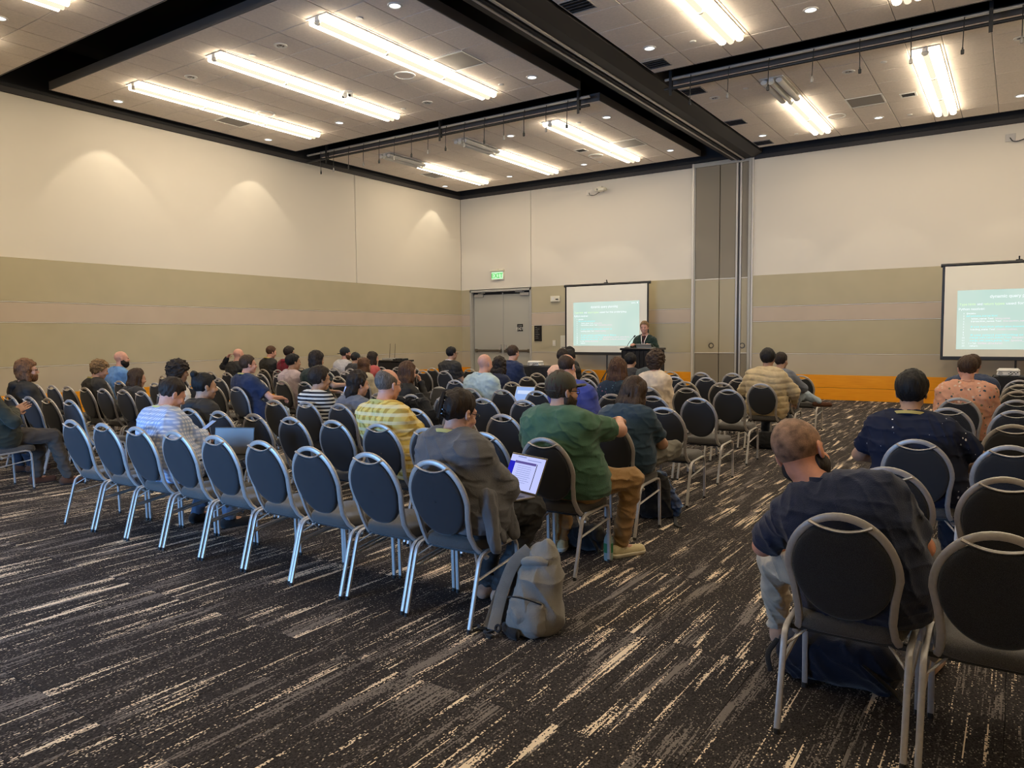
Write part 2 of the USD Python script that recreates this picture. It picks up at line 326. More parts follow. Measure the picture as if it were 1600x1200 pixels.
def fixture(x, y0, y1, lit, label):
    if not any(in_view((x, y, CZ), 200) for y in (y0, y1)): return
    z = CZ - .004
    t = thing('fluorescent_light', (x, y0, z), label=label, category='ceiling light', group='fluorescent ceiling lights')
    L = (y1 - y0) / 3
    obj('housing', cat(box(-.205, .205, 0, y1 - y0, -.012, .0, .003), box(-.045, .045, 0, y1 - y0, -.075, -.01, .01)), 'white', t)
    prof = lambda yy0, yy1, xc: tube([(xc, yy0, -.062), (xc, yy1, -.062)], .058, .042, 12)
    for k in range(3):
        a, bb = k * L + .03, (k + 1) * L - .03
        sp = obj('spine', tube([(0, a, -.085), (0, bb, -.085)], .045, .034, 12), 'spine_glow' if lit[k] else 'off', t, smooth=40)
        for s in (-1, 1):
            obj('lens' if lit[k] else 'unlit_lens', prof(a, bb, s * .13), 'tube' if lit[k] else 'off', t, smooth=40)
        obj('end_ring', tube([(0, a - .022, -.085), (0, a + .006, -.085)], .056, .042, 14), 'ivory', t, smooth=40)
    return t
for s in 'LR':
    for bnm in ('Z', 'A', 'B'):
        if s == 'R' and bnm == 'Z': pass
        cloud(s, bnm)
where = {'Z': 'over the rear rows', 'A': 'over the middle of the room', 'B': 'near the front wall'}
col = {('L', 0): 'closest to the far side wall', ('L', 1): 'second from the far side wall', ('L', 2): 'third from the far side wall', ('R', 0): 'just past the black partition beam', ('R', 1): 'second past the black partition beam', ('R', 2): 'third past the partition beam'}
for s in 'LR':
    for bnm, (ya, yb) in {'Z': (1.0, 5.2), 'A': (7.42, 11.57), 'B': (13.74, 17.9)}.items():
        for k, x in enumerate(FIX[s]):
            lit = [True] * 3
            if (s, bnm, k) in (('L', 'B', 0), ('L', 'B', 1), ('R', 'B', 0)): lit[0] = False
            if s + bnm in ('LZ', 'RZ') and False: continue
            fixture(x, ya, yb, lit, f'twin fluorescent light {where[bnm]}, {col[(s, k)]}')
# lights of the rear bay lie outside the frame but light the room: build them where the photo shows nothing of them as plain lenses
for s in 'LR':
    for k, x in enumerate(FIX[s]):
        if not any(in_view((x, y, CZ), 200) for y in (1.0, 5.2)):
            t = thing('fluorescent_light', (x, 1.0, CZ), label=f'twin fluorescent light over the rear rows, {col[(s, k)]}', category='ceiling light', group='fluorescent ceiling lights')
            obj('housing', box(-.205, .205, 0, 4.15, -.012, 0), 'white', t)
            for q in (-1, 1): obj('lens', tube([(q * .13, .03, -.062), (q * .13, 4.12, -.062)], .058, .042, 12), 'tube', t)

# recessed downlights
def spot(pos, k):
    L = UsdLux.SphereLight.Define(stage, path_for('downlight_bulb', pos[3])); L.CreateRadiusAttr(.03); L.CreateIntensityAttr(SPOT * k * 60); L.CreateColorAttr(Gf.Vec3f(1., .88, .68))
    sh = UsdLux.ShapingAPI.Apply(L.GetPrim()); sh.CreateShapingConeAngleAttr(38.); sh.CreateShapingConeSoftnessAttr(.12)
    L.AddTranslateOp().Set(Gf.Vec3d(0, 0, -.035))
ring = lathe([(.075, .0), (.078, -.012), (.098, -.010), (.104, 0)], 24); disk = lathe([(0, -.006), (.076, -.004)], 24)
DL = [(-14.33, 7.84), (-14.33, 11.28), (-12.0, 11.28), (-7.19, 7.82), (-7.19, 11.3), (-7.22, 14.23), (-9.65, 14.25), (-12.1, 17.8), (-9.67, 17.74), (-14.45, 17.79), (-7.22, 17.66), (-4.97, 17.6), (-2.57, 17.6), (-4.96, 11.26), (-2.54, 11.26), (-12.0, 4.92), (-14.33, 4.6), (-.1, 17.6), (2.3, 17.6)]
def place_words(x, y):
    a = 'near the front wall' if y > 16 else 'behind the front cord rail' if y > 13 else 'short of the cord rail' if y > 9 else 'over the middle rows' if y > 6 else 'over the rear rows'
    c = 'next to the far side wall' if x < -13.5 else 'a bay in from the side wall' if x < -11 else 'in mid ceiling' if x < -8.5 else 'beside the partition gap' if x < -6 else 'just past the partition beam' if x < -4 else 'well past the partition beam' if x < -2 else 'above the right block' if x < 1 else 'by the right wall'
    return a, c
for x, y in DL:
    a, c = place_words(x, y)
    t = thing('downlight', (x, y, CZ), label=f'round recessed downlight {a}, {c}', category='downlight', group='recessed downlights')
    obj('trim_ring', ring, 'white', t, smooth=40); obj('lens', disk, 'lamp', t, smooth=True)
    spot((x, y, CZ, str(t.GetPath())), 1.)
# unlit adjustable downlights, speakers, vents, sensors
eye_ring = lathe([(.06, .0), (.062, -.012), (.10, -.010), (.106, 0)], 24); eye = lathe([(0, -.012), (.03, -.014), (.05, -.004), (.06, -.002)], 20)
for x, y in ((-9.6, 7.84), (-12.0, 7.86), (-9.6, 11.32), (-2.57, 14.25), (-4.95, 14.3), (-.1, 14.2)):
    a, c = place_words(x, y)
    t = thing('adjustable_downlight', (x, y, CZ), label=f'unlit dark eyeball downlight {a}, {c}', category='downlight')
    obj('trim_ring', eye_ring, 'white', t, smooth=40); obj('eyeball', eye, 'darksteel', t, smooth=True); obj('yoke', cat(box(-.05, .05, -.006, .006, -.02, -.008), box(-.006, .006, -.045, .045, -.018, -.008)), 'steel', t)
spk = lathe([(0, -.012), (.15, -.012), (.155, -.012), (.16, -.02), (.185, -.016), (.19, 0)], 32)
for x, y in ((-8.93, 9.93), (-12.71, 9.96), (-8.96, 17.05), (-12.8, 17.12), (-3.27, 16.95)):
    a, c = place_words(x, y)
    t = thing('ceiling_speaker', (x, y, CZ), label=f'round perforated ceiling speaker {a}, {c}', category='speaker', group='ceiling speakers')
    obj('rim', lathe([(.152, -.01), (.16, -.02), (.185, -.016), (.19, 0)], 32), 'white', t, smooth=40); obj('grille', lathe([(0, -.012), (.155, -.01)], 32), 'tile', t, smooth=True)
for x, y in ((-7.76, 9.95), (-13.65, 9.95), (-7.76, 16.45), (-13.65, 16.4), (-2.6, 16.2)):
    a, c = place_words(x, y)
    t = thing('air_vent', (x, y, CZ), label=f'square grey perforated air vent {a}, {c}', category='vent', group='square ceiling vents')
    obj('vent_frame', cat(box(-.33, .33, -.33, -.30, -.012, 0), box(-.33, .33, .30, .33, -.012, 0), box(-.33, -.30, -.30, .30, -.012, 0), box(.30, .33, -.30, .30, -.012, 0)), 'white', t)
    obj('vent_face', box(-.30, .30, -.30, .30, -.006, 0), plain('vent_face', (.26, .235, .21), .6, bump=.5, bscale=260), t)
for x, y in ((-9.0, 16.37), (-12.78, 16.43), (-1.87, 16.27)):
    a, c = place_words(x, y)
    t = thing('projector_hatch', (x, y, CZ), label=f'square dark ceiling hatch {a}, {c}', category='vent')
    obj('rim', cat(box(-.14, .14, -.14, -.11, -.012, 0), box(-.14, .14, .11, .14, -.012, 0), box(-.14, -.11, -.11, .11, -.012, 0), box(.11, .14, -.11, .11, -.012, 0)), 'white', t); obj('opening', box(-.11, .11, -.11, .11, -.004, 0), 'black', t)
for k, y in enumerate((9.25, 11.95, 13.68, 16.18, 18.25)):
    t = thing('supply_grille', (-5.14, y, CZ), label=f'dark slotted air grille against the partition beam, {("first", "second", "third", "fourth", "fifth")[k]} from the rear', category='vent', group='air grilles along the beam')
    obj('rim', cat(box(-.2, .2, -.2, -.185, -.012, 0), box(-.2, .2, .185, .2, -.012, 0), box(-.2, -.185, -.185, .185, -.012, 0), box(.185, .2, -.185, .185, -.012, 0)), 'tbar', t)
    obj('opening', box(-.185, .185, -.185, .185, -.005, 0), 'black', t)
    for q in range(4): obj('vane', xf(box(-.18, .18, -.018, .018, -.004, .004), (0, -.13 + q * .085, -.008), rx=.5), 'trimblack', t)
sens = lathe([(0, -.05), (.03, -.045), (.045, -.02), (.05, 0)], 18)
for k, (x, y) in enumerate(((-7.88, 7.83), (-10.29, 7.84), (-7.85, 11.3), (-10.25, 11.35), (-4.3, 11.4), (-2.0, 14.1), (-4.3, 14.1), (-7.9, 14.25), (-9.2, 17.75), (-4.3, 17.9), (-2.0, 17.75))):
    a, c = place_words(x, y)
    t = thing('sprinkler', (x, y, CZ), label=f'small flush white sprinkler cap {a}, {c}', category='sprinkler', group='ceiling sprinklers'); obj('cover_plate', lathe([(0, -.012), (.04, -.012), (.05, -.006), (.052, 0)], 18), 'white', t, smooth=30)
t = thing('ceiling_camera', (-10.39, 10.0, CZ), label='small white twin lens security camera hanging between the middle ceiling lights', category='camera')
obj('base', lathe([(0, -.03), (.09, -.03), (.11, -.01), (.11, 0)], 24), 'white', t, smooth=40)
for s in (-1, 1): obj('camera_head', xf(lathe([(0, .05), (.045, .04), (.05, 0), (.03, -.04), (0, -.05)], 18), (s * .07, -.02, -.06), rx=.6, ry=s * .5), 'white', t, smooth=40); obj('lens', trimesh.creation.icosphere(2, .025).apply_translation([s * .085, -.05, -.085]), 'gloss', t, smooth=True)

# partition beam with its track
bm = thing('ceiling_beam', kind='structure')
prof = Polygon([(-6.17, 6.0), (-5.62, 6.0), (-5.40, 6.10), (-5.385, 6.9), (-6.17, 6.9)])
m = trimesh.creation.extrude_polygon(prof, D - .06 - REAR); m = xf(m, rx=PI / 2); m.apply_translation([0, D - .06, 0]); obj('beam_casing', m, 'soffit', bm)
for x in (-6.02, -5.93, -5.84): obj('track_rail', box(x - .022, x + .022, REAR, D - .06, 5.975, 6.0, .004), 'steel' if x != -5.93 else 'black', bm)

# cord rails: strut, pipe, brackets, hanging cords
def cord_rail(x0, x1, cords, br, side):
    t = thing('cord_rail', (0, 12.75, 0), label=f'black ceiling pipe rail with hanging cords {side}', category='rail')
    obj('strut', box(x0, x1, -.02, .02, 6.075, 6.11, .004), 'steel', t); obj('pipe', cyl((x0, -.02, 5.925), (x1, -.02, 5.925), .026, 12), 'cap', t, smooth=40)
    for x in br: obj('bracket', cat(box(x - .025, x + .025, -.05, -.042, 5.80, 7.0), box(x - .025, x + .025, .012, .02, 5.88, 7.0)), 'cap', t)
    for k, x in enumerate(cords):
        sw = random.uniform(-.02, .02)
        c = obj('hanging_cord', tube(smooth_path([(x, -.03, 6.09), (x + sw * .3, -.055, 5.95), (x + sw, -.055, 5.63)], 4), .007, n=6), 'cap', t)
        obj('connector', cat(box(x + sw - .022, x + sw + .022, -.07, -.04, 5.565, 5.635, .008), cyl((x + sw, -.055, 5.635), (x + sw, -.055, 5.66), .012, 8)), plain('connector_grey', (.35, .33, .3), .4, .3) if k % 2 else M['cap'], c)
cord_rail(-14.72, -6.82, (-14.2, -13.73, -13.22, -12.74, -12.23, -11.755, -11.24, -10.76, -10.27, -9.77, -9.25, -8.77, -8.27, -7.76, -7.28), (-14.0, -10.45, -7.05), 'between the two ceiling panels above the audience')
cord_rail(-5.32, 2.3, (-4.83, -4.16, -3.5, -2.81, -2.14, -1.44, -.77, -.08, .6), (-5.2, -.45), 'past the partition beam')

# folded partition stack on the front wall
pt = thing('folded_partition', (0, D, 0), label='tall folded room partition of grey brown panels between the two screens', category='partition')
obj('jamb', box(CX0 - .06, CX0 + .0, -.05, .1, 0, 6.05, .008), 'reveal', pt); obj('jamb', box(CX0 + .0, CX0 + .03, -.03, .1, 0, 5.98, .004), 'frame', pt)
obj('jamb', box(CX1 - .09, CX1 - .02, -.08, .1, 0, 6.05, .008), 'frame', pt); obj('jamb', box(CX1 - .02, CX1 + .03, -.05, .1, 0, 6.02, .008), 'reveal', pt); obj('header', box(CX0, CX1 - .09, -.05, .1, 5.94, 6.05, .008), 'frame', pt)
for a, bb in ((CX0 + .03, -6.475), (-6.465, -6.05), (-5.90, CX1 - .09)):
    for z0, z1, m in ((.06, 1.10, 'column'), (1.13, 3.02, 'column_low'), (3.045, 5.94, 'column')): obj('partition_panel', box(a + .004, bb - .004, -.015, .08, z0, z1, .006), m, pt)
    for z in (1.115, 3.032): obj('trim_strip', box(a, bb, -.022, .05, z - .014, z + .014, .004), 'reveal', pt)
for a, bb in ((-6.05, -6.0), (-5.95, -5.90)): obj('edge_strip', box(a, bb, -.03, .08, .04, 5.94, .008), 'steel', pt)
obj('edge_gap', box(-6.0, -5.95, -.005, .08, .04, 5.94), 'trimblack', pt)
for x in (-6.67, -5.875 + .02): obj('pull_ring', xf(lathe([(.045, 0), (.05, .012), (.07, .012), (.075, 0)], 24), (x, -.014, 1.305), rx=PI / 2), 'darksteel', pt, smooth=40)

# double door
dr = thing('door_1', kind='structure')
obj('door_frame', cat(box(DX0, DX0 + .06, D - .03, D + .16, 0, 3.05, .006), box(DX1 - .07, DX1, D - .03, D + .16, 0, 3.05, .006), box(DX0, DX1, D - .03, D + .16, 2.98, 3.05, .006)), 'frame', dr)
obj('door_stop', box(DX0 + .06, DX1 - .07, D + .1, D + .2, 2.9, 2.98), 'black', dr)
for a, bb, s in ((DX0 + .075, -13.40, 1), (-13.385, DX1 - .08, -1)):
    lf = obj('door_leaf', box(a, bb, D + .11, D + .155, .01, 2.96, .005), 'grey', dr)
    hx = bb - .09 if s > 0 else a + .09
    obj('push_bar', cat(box(a + .05, bb - .05, D + .06, D + .085, 1.10, 1.17, .008), box(a + .05, a + .13, D + .05, D + .11, 1.08, 1.19, .01), box(bb - .13, bb - .05, D + .05, D + .11, 1.08, 1.19, .01)), 'darksteel', lf)
    obj('door_handle', cat(box(hx - .035, hx + .035, D + .07, D + .11, 1.06, 1.33, .01), cyl((hx, D + .04, 1.2), (hx, D + .1, 1.2), .04, 14)), 'steel', lf)
    cx = a + .22 if s > 0 else bb - .22
    obj('door_closer', cat(box(cx - .17, cx + .17, D + .05, D + .11, 2.83, 2.93, .012), tube([(cx, D + .04, 2.94), (cx + s * .3, D - .0, 2.955), (cx + s * .1, D + .08, 2.975)], .012, n=6)), 'steel', lf)
obj('astragal', box(-13.412, -13.375, D + .095, D + .11, .02, 2.95), 'frame', dr)
t = thing('exit_notice', (0, D + .109, 0), label='small black EXIT notice on the right leaf of the grey double doors', category='sign')
obj('plate', box(-12.86, -12.65, -.008, 0, 1.74, 1.96, .003), 'gloss', t); [obj('letter', g, 'white', t) for g in letters('EXIT', .075, -12.755, -.0085, 1.78)]; obj('rule', box(-12.83, -12.68, -.0095, -.008, 1.90, 1.91), 'white', t)
t = thing('exit_sign', (-13.49, D, 3.49), label='lit green EXIT sign on the wall above the grey double doors', category='exit sign')
obj('housing', cat(box(-.26, .26, -.09, 0, .11, .17, .008), box(-.24, .24, -.05, 0, -.15, .11, .006), box(-.03, .03, -.06, 0, .17, .2)), 'ivory', t)
obj('light_panel', box(-.215, .215, -.056, -.05, -.125, .095), emit('exit_panel', lin(205, 245, 200), 1.05), t); [obj('letter', g, emit('exit_green', lin(90, 215, 95), 1.05), t) for g in letters('EXIT', .135, 0, -.0575, -.085)]
def wall_box(name, x0, x1, z0, z1, d, m, label, c, det=None):
    t = thing(name, ((x0 + x1) / 2, D - .012, (z0 + z1) / 2), label=label, category=c); w, h = (x1 - x0) / 2, (z1 - z0) / 2
    obj('plate', box(-w, w, -d, 0, -h, h, .006), m, t)
    if det: det(t, w, h, d)
wall_box('thermostat', -11.56, -11.24, 2.60, 2.77, .05, 'ivory', 'cream thermostat box on the olive wall panel left of the screen', 'thermostat', lambda t, w, h, d: (obj('dial', box(-w * .7, -w * .1, -d - .01, -d, -h * .5, h * .6, .004), 'white', t), obj('display', box(w * .15, w * .75, -d - .008, -d, -h * .4, 0, .003), 'cap', t)))
def plaque(t, w, h, d):
    for k in range(7): obj('print_line', box(-w * .7, -w * .7 + w * random.uniform(.4, 1.3), -d - .002, -d, h * (.75 - .23 * k), h * (.75 - .23 * k) + h * .07), plain('plaque_print', (.12, .12, .11), .5), t)
wall_box('plaque', -12.15, -11.89, 1.43, 1.90, .02, 'gloss', 'dark printed plaque on the wall between double doors and screen', 'plaque', plaque)
wall_box('light_switch', -11.51, -11.40, 1.28, 1.46, .02, 'ivory', 'small cream light switch on the olive wall beside the screen', 'light switch', lambda t, w, h, d: obj('rocker', box(-w * .4, w * .4, -d - .012, -d, -h * .5, h * .5, .004), 'white', t))
wall_box('control_panel', -11.23, -11.02, 1.20, 1.60, .03, 'ivory', 'white rectangular control box on the wall at the screen edge', 'control panel', lambda t, w, h, d: obj('label_strip', box(-w * .6, w * .6, -d - .003, -d, -h * .85, -h * .72), 'trimblack', t))
def wall_cam(x, z, label):
    t = thing('wall_bracket_camera', (x, D, z), label=label, category='camera')
    obj('outlet_plate', box(-.26, -.10, -.02, 0, -.04, .12, .004), 'steel', t); obj('cable', tube(smooth_path([(-.18, -.02, .03), (-.12, -.06, -.05), (.02, -.08, -.07), (.2, -.09, .0)], 5), .008, n=6), 'cap', t)
    obj('camera_body', cat(box(.12, .42, -.25, -.08, 0, .09, .02), box(.2, .3, -.18, -.12, .09, .14, .01)), 'ivory', t); obj('arm', cyl((.27, -.1, .04), (.27, 0, .02), .02, 10), 'steel', t); obj('lens', xf(lathe([(0, .01), (.03, .01), (.032, -.02)], 16), (.2, -.25, .045), rx=PI / 2), 'gloss', t)
wall_cam(-10.1, 5.63, 'small cream camera and outlet high on the wall above the left screen')
t = thing('wall_outlet', (-.25, D, 5.66), label='metal outlet with drooping cable high on the wall above the right screen', category='outlet')
obj('plate', box(-.1, .08, -.02, 0, -.06, .1, .004), 'steel', t); obj('cable', tube(smooth_path([(-.02, -.02, .02), (.05, -.05, -.07), (.2, -.06, -.06), (.45, -.06, .06), (.6, -.02, .1)], 6), .01, n=6), 'cap', t)
#MARK2
# ---------------------------------------------------------------- projection screens, lectern, tables
SLIDE = [('dynamic query planning', .275, .685, .113, .058, 'w'), ('Type hints', .02, .157, .237, .046, 'g'), ('and', .172, .215, .237, .046, 'w'), ('return types', .225, .397, .237, .046, 'g'), ('used for the underlying', .41, .81, .237, .046, 'w'),
         ('Python resolver:', .015, .237, .317, .046, 'w'), ('@mutation', .083, .16, .392, .033, 'w'), ('def process_transaction(', .08, .343, .435, .033, 'c'), ('token_name: Text', .124, .31, .482, .033, 'w'), ('(string_name),', .325, .45, .482, .033, 'p'),
         ('transaction_name: Text', .12, .376, .525, .033, 'w'), ('(transaction_name),', .39, .60, .525, .033, 'p'), ('# use function when also known as', .12, .60, .616, .033, 'c'), ('loading_state: Text', .12, .326, .663, .033, 'w'), ('(master routine),', .34, .51, .663, .033, 'p'),
         ('# use select partitioning or filters', .12, .66, .756, .033, 'c'), ('merge_with_batch_select: Text', .117, .46, .80, .033, 'c'), ('(expected_output_selection),', .47, .86, .80, .033, 'p'), ('merge_with_batch_points: Text', .117, .445, .85, .033, 'c'), ('(point_output_partition),', .46, .83, .85, .033, 'p'),
         (') -> Text', .105, .17, .896, .033, 'w'), ('(initial_structure):', .187, .394, .896, .033, 'p'), ('return', .117, .185, .94, .033, 'w')]
def screen(x0, x1, zt, zb, sx0, sx1, st, sb, label, xm):
    Y = 18.5; t = thing('projection_screen', (0, Y, 0), label=label, category='projection screen')
    obj('fabric', box(x0 + .045, x1 - .045, -.004, .0, zb + .03, zt - .02), 'screen', t)
    e = .003
    obj('border', cat(box(x0, x0 + .05, -.007, .004, zb, zt, e), box(x1 - .05, x1, -.007, .004, zb, zt, e), box(x0, x1, -.012, .03, zb - .03, zb + .05, .01)), 'cap', t)
    obj('top_case', cat(xf(tube([(x0 - .03, 0, 0), (x1 + .03, 0, 0)], .045, .04, 12), (0, .03, zt + .005)), box(xm - .06, xm + .06, .0, .05, zt + .02, zt + .06, .01)), 'cap', t, smooth=40)
    st_ = obj('stand', cat(cyl((xm, .09, .55), (xm, .09, zt + .05), .02, 12), cyl((xm, .09, zt + .05), (xm, .06, zt + .13), .014, 10)), 'cap', t, smooth=40)
    for a in (-PI / 2, PI / 6, 5 * PI / 6): obj('tripod_leg', tube([(xm, .09, .62), (xm + .22 * math.cos(a), .09 + .22 * math.sin(a), .40), (xm + .5 * math.cos(a), .09 + .42 * math.sin(a), .012)], .013, n=8), 'cap', t)
    pr = obj('projected_slide', box(sx0, sx1, -.0065, -.0045, sb, st), mat('slide_light', {
        'g': ('geometry', {}), 'n': ('noise_texture', dict(scale=1.1, detail=1.)), 'r': ('rgb_ramp', {'ramp': [(.3, lin(198, 226, 215)), (.7, lin(214, 233, 221))]}), 'e': ('emission', dict(strength=.98))}, [('g.position', 'n.vector'), ('n.fac', 'r.fac'), ('r.color', 'e.color')], 'e.emission'), t)
    W, Hh = sx1 - sx0, st - sb; buckets = {}
    for st_r, u0, u1, v, h, k in SLIDE:
        m = wall_text(st_r, h, sx0 + u0 * W, -.0068, st - v * Hh - h * .5, True, False, .001)
        m.vertices[:, 0] = sx0 + u0 * W + (m.vertices[:, 0] - m.bounds[0][0]) * (u1 - u0) * W / (m.bounds[1][0] - m.bounds[0][0]); buckets.setdefault(k, []).append(m)
    for k in range(13): buckets.setdefault('w', []).append(wall_text(str(k + 1), .030, sx0 + .060 * W, -.0068, st - (.392 + k * .0457) * Hh - .014, True, True, .001))
    cols = {'w': (245, 255, 255), 'g': (222, 252, 205), 'c': (175, 250, 252), 'p': (240, 228, 232)}
    for k, ms in buckets.items(): obj('lettering', cat(*ms), emit('slide_' + k, lin(*cols[k]), 1.05), pr)
    obj('lettering', cat(wall_text('query', .034, sx1 - .235 * 1., -.0068, st - .075, True, False, .001), box(sx1 - .075, sx1 - .04, -.0068, -.0058, st - .08, st - .035)), emit('slide_w', (1, 1, 1), 1), pr)
screen(-10.70, -8.14, 2.985, 1.08, -10.43, -8.41, 2.52, 1.305, 'white projection screen with a pale green slide behind the speaker', -9.42)
screen(-1.385, 1.33, 3.02, 1.04, -1.095, 1.02, 2.482, 1.238, 'white projection screen with a pale green slide on the right hand part of the wall', -.03)

lt = thing('lectern', (-6.46, 14.6, 0), label='black draped lectern in front of the green jacketed speaker', category='lectern')
obj('body', box(-.46, .27, -.3, .3, .0, 1.28, .02), 'drape', lt); obj('top', box(-.48, .29, -.32, .32, 1.28, 1.325, .01), 'gloss', lt)
for k in range(8): obj('drape_fold', tube([(-.43 + k * .096, -.30, .02), (-.43 + k * .096, -.30, 1.27)], .03, .012, 8), 'drape', lt)
mc = thing('microphone', (-6.83, 14.4, 1.325), label='thin gooseneck microphone standing on the black lectern', category='microphone')
obj('base', lathe([(0, .02), (.05, .016), (.055, 0)], 18), 'cap', mc); obj('gooseneck', tube(smooth_path([(0, 0, .02), (.03, 0, .08), (.10, 0, .17), (.16, .02, .235)], 5), .006, n=6), 'cap', mc); obj('capsule', xf(lathe([(0, .03), (.014, .022), (.016, -.02), (.008, -.03)], 12), (.165, .022, .245), ry=.8), 'cap', mc, smooth=True)
lp = thing('laptop', (-6.50, 14.55, 1.325), label='silver laptop lying open on the lectern before the speaker', category='laptop')
obj('keyboard_base', box(-.17, .17, -.02, .22, 0, .016, .004), 'silver', lp); obj('lid', xf(box(-.17, .17, -.005, .005, 0, .07, .003), (0, -.02, .016), rx=.45), 'silver', lp)

def draped_table(x0, x1, y0, y1, z, label):
    t = thing('draped_table', ((x0 + x1) / 2, (y0 + y1) / 2, 0), label=label, category='table'); w, d = (x1 - x0) / 2, (y1 - y0) / 2
    obj('tabletop', box(-w, w, -d, d, z - .03, z, .008), 'drape', t)
    n = 160; a = np.linspace(0, 1, n, endpoint=False); per = 4 * (w + d); P = []
    for s in a * per:
        if s < 2 * w: P.append((-w + s, -d, 0, -1))
        elif s < 2 * w + 2 * d: P.append((w, -d + s - 2 * w, 1, 0))
        elif s < 4 * w + 2 * d: P.append((w - (s - 2 * w - 2 * d), d, 0, 1))
        else: P.append((-w, d - (s - 4 * w - 2 * d), -1, 0))
    P = np.array(P); wv = .018 * np.sin(np.arange(n) * PI / 4); V = []
    for zz, k in ((z - .005, 0.1), (z - .12, .6), (.4, 1.), (.012, 1.2)): V.append(np.c_[P[:, 0] + P[:, 2] * (.006 + wv * k + .02 * k), P[:, 1] + P[:, 3] * (.006 + wv * k + .02 * k), np.full(n, zz)])
    V = np.vstack(V); F = []
    for r in range(3):
        for j in range(n): p, q = r * n + j, r * n + (j + 1) % n; F += [[p, p + n, q + n], [p, q + n, q]]
    obj('skirt', trimesh.Trimesh(V, F, process=False), 'drape', t, smooth=60); return t
def projector(x, y, z, label):
    t = thing('projector', (x, y, z), label=label, category='projector')
    obj('case', cat(box(-.165, .165, -.13, .13, .018, .075, .012), box(-.165, .165, -.13, .13, .066, .135, .03)), 'white', t, smooth=30)
    for sx in (-.13, .13): obj('foot', cyl((sx, -.09, 0), (sx, -.09, .02), .015, 10), 'cap', t)
    obj('intake', xf(lathe([(0, 0), (.03, 0), (.032, .004)], 18), (-.11, -.1305, .055), rx=PI / 2), plain('plastic_grey', (.42, .4, .37), .5), t)
    for k in range(6): obj('port', box(.0 + k * .024, .017 + k * .024, -.1335, -.129, .045 + (k % 2) * .02, .062 + (k % 2) * .02), 'cap', t)
    obj('lens', xf(lathe([(0, .0), (.035, .0), (.04, -.03)], 18), (.02, .135, .07), rx=-PI / 2), 'gloss', t)
    obj('cable', tube(smooth_path([(.05, -.132, .05), (.02, -.17, .03), (-.02, -.2, .012), (-.1, -.17, .01)], 5), .006, n=6), 'cap', t)
draped_table(-10.45, -9.15, 15.0, 15.75, .86, 'black draped table holding a white projector in front of the double doors'); projector(-9.62, 15.2, .86, 'white projector on the black table in front of the double doors')
draped_table(-.34, 1.3, 14.9, 15.65, .85, 'black draped table holding a white projector below the right screen'); projector(-.12, 15.08, .85, 'white projector on the black table below the right screen')
rk = thing('equipment_rack', (-13.3, 14.25, 0), label='black equipment cart with aerials standing against the far side wall', category='equipment cart')
obj('cabinet', box(-.36, .36, -.28, .28, .08, .96, .02), 'drape', rk); obj('top_tray', box(-.38, .38, -.3, .3, .96, 1.0, .008), 'gloss', rk)
for sx in (-.3, .3): obj('caster', xf(lathe([(.0, -.02), (.04, -.02), (.04, .02), (0, .02)], 16), (sx, -.2, .04), ry=PI / 2), 'cap', rk)
obj('receiver', box(-.33, .0, -.15, .15, 1.0, 1.05, .006), plain('plastic_grey', (.42, .4, .37), .5), rk)
for k in range(4): obj('mixer_module', box(.02 + k * .085, .09 + k * .085, -.12, .12, 1.0, 1.03 + .015 * (k % 2), .006), 'cap', rk)
for sx in (-.2, -.02): obj('aerial', cyl((sx, 0, 1.04), (sx + .03, 0, 1.42), .008, 8, .005), 'darksteel', rk)

# ---------------------------------------------------------------- banquet chairs
def oval(a, zc, zt, zb, n=72, notch=None):
    """outline (x, z) of the egg-shaped back; notch = (half width, z centre, z side) cuts the hand hole"""
    th = np.linspace(0, 2 * PI, n, endpoint=False) + PI / 2
    x, z = a * np.cos(th), np.where(np.sin(th) > 0, zc + (zt - zc) * np.sin(th), zc + (zc - zb) * np.sin(th))
    if notch:
        w, zm, zs = notch; cap_ = np.where(np.abs(x) < w, zm + (zs - zm) * (x / w) ** 2, 9); z = np.where(np.sin(th) > 0, np.minimum(z, cap_), z)
    return np.c_[x, z]
def lean(z): return np.interp(z, [.36, .42, .50, .60, .75, .95], [.20, .135, .088, .058, .016, -.035])
def pillow(out, yoff, t, rings=((1., 0.), (.985, .55), (.94, .85), (.85, 1.), (.5, 1.12), (0.02, 1.15))):
    """a padded panel: front (+y) and rear faces bulging t/2 from the leaning sheet"""
    n = len(out); c = np.array([0, out[:, 1].mean()]); V, F = [], []
    prof = [(r, -h) for r, h in rings[::-1]] + [(r, h) for r, h in rings[1:]]
    for r, h in prof:
        p = c + (out - c) * r; V.append(np.c_[p[:, 0], lean(p[:, 1]) + yoff + h * t / 2, p[:, 1]])
    V = np.vstack(V)
    for k in range(len(prof) - 1):
        for j in range(n): p, q = k * n + j, k * n + (j + 1) % n; F += [[p, q, q + n], [p, q + n, p + n]]
    return trimesh.Trimesh(V, F, process=False)
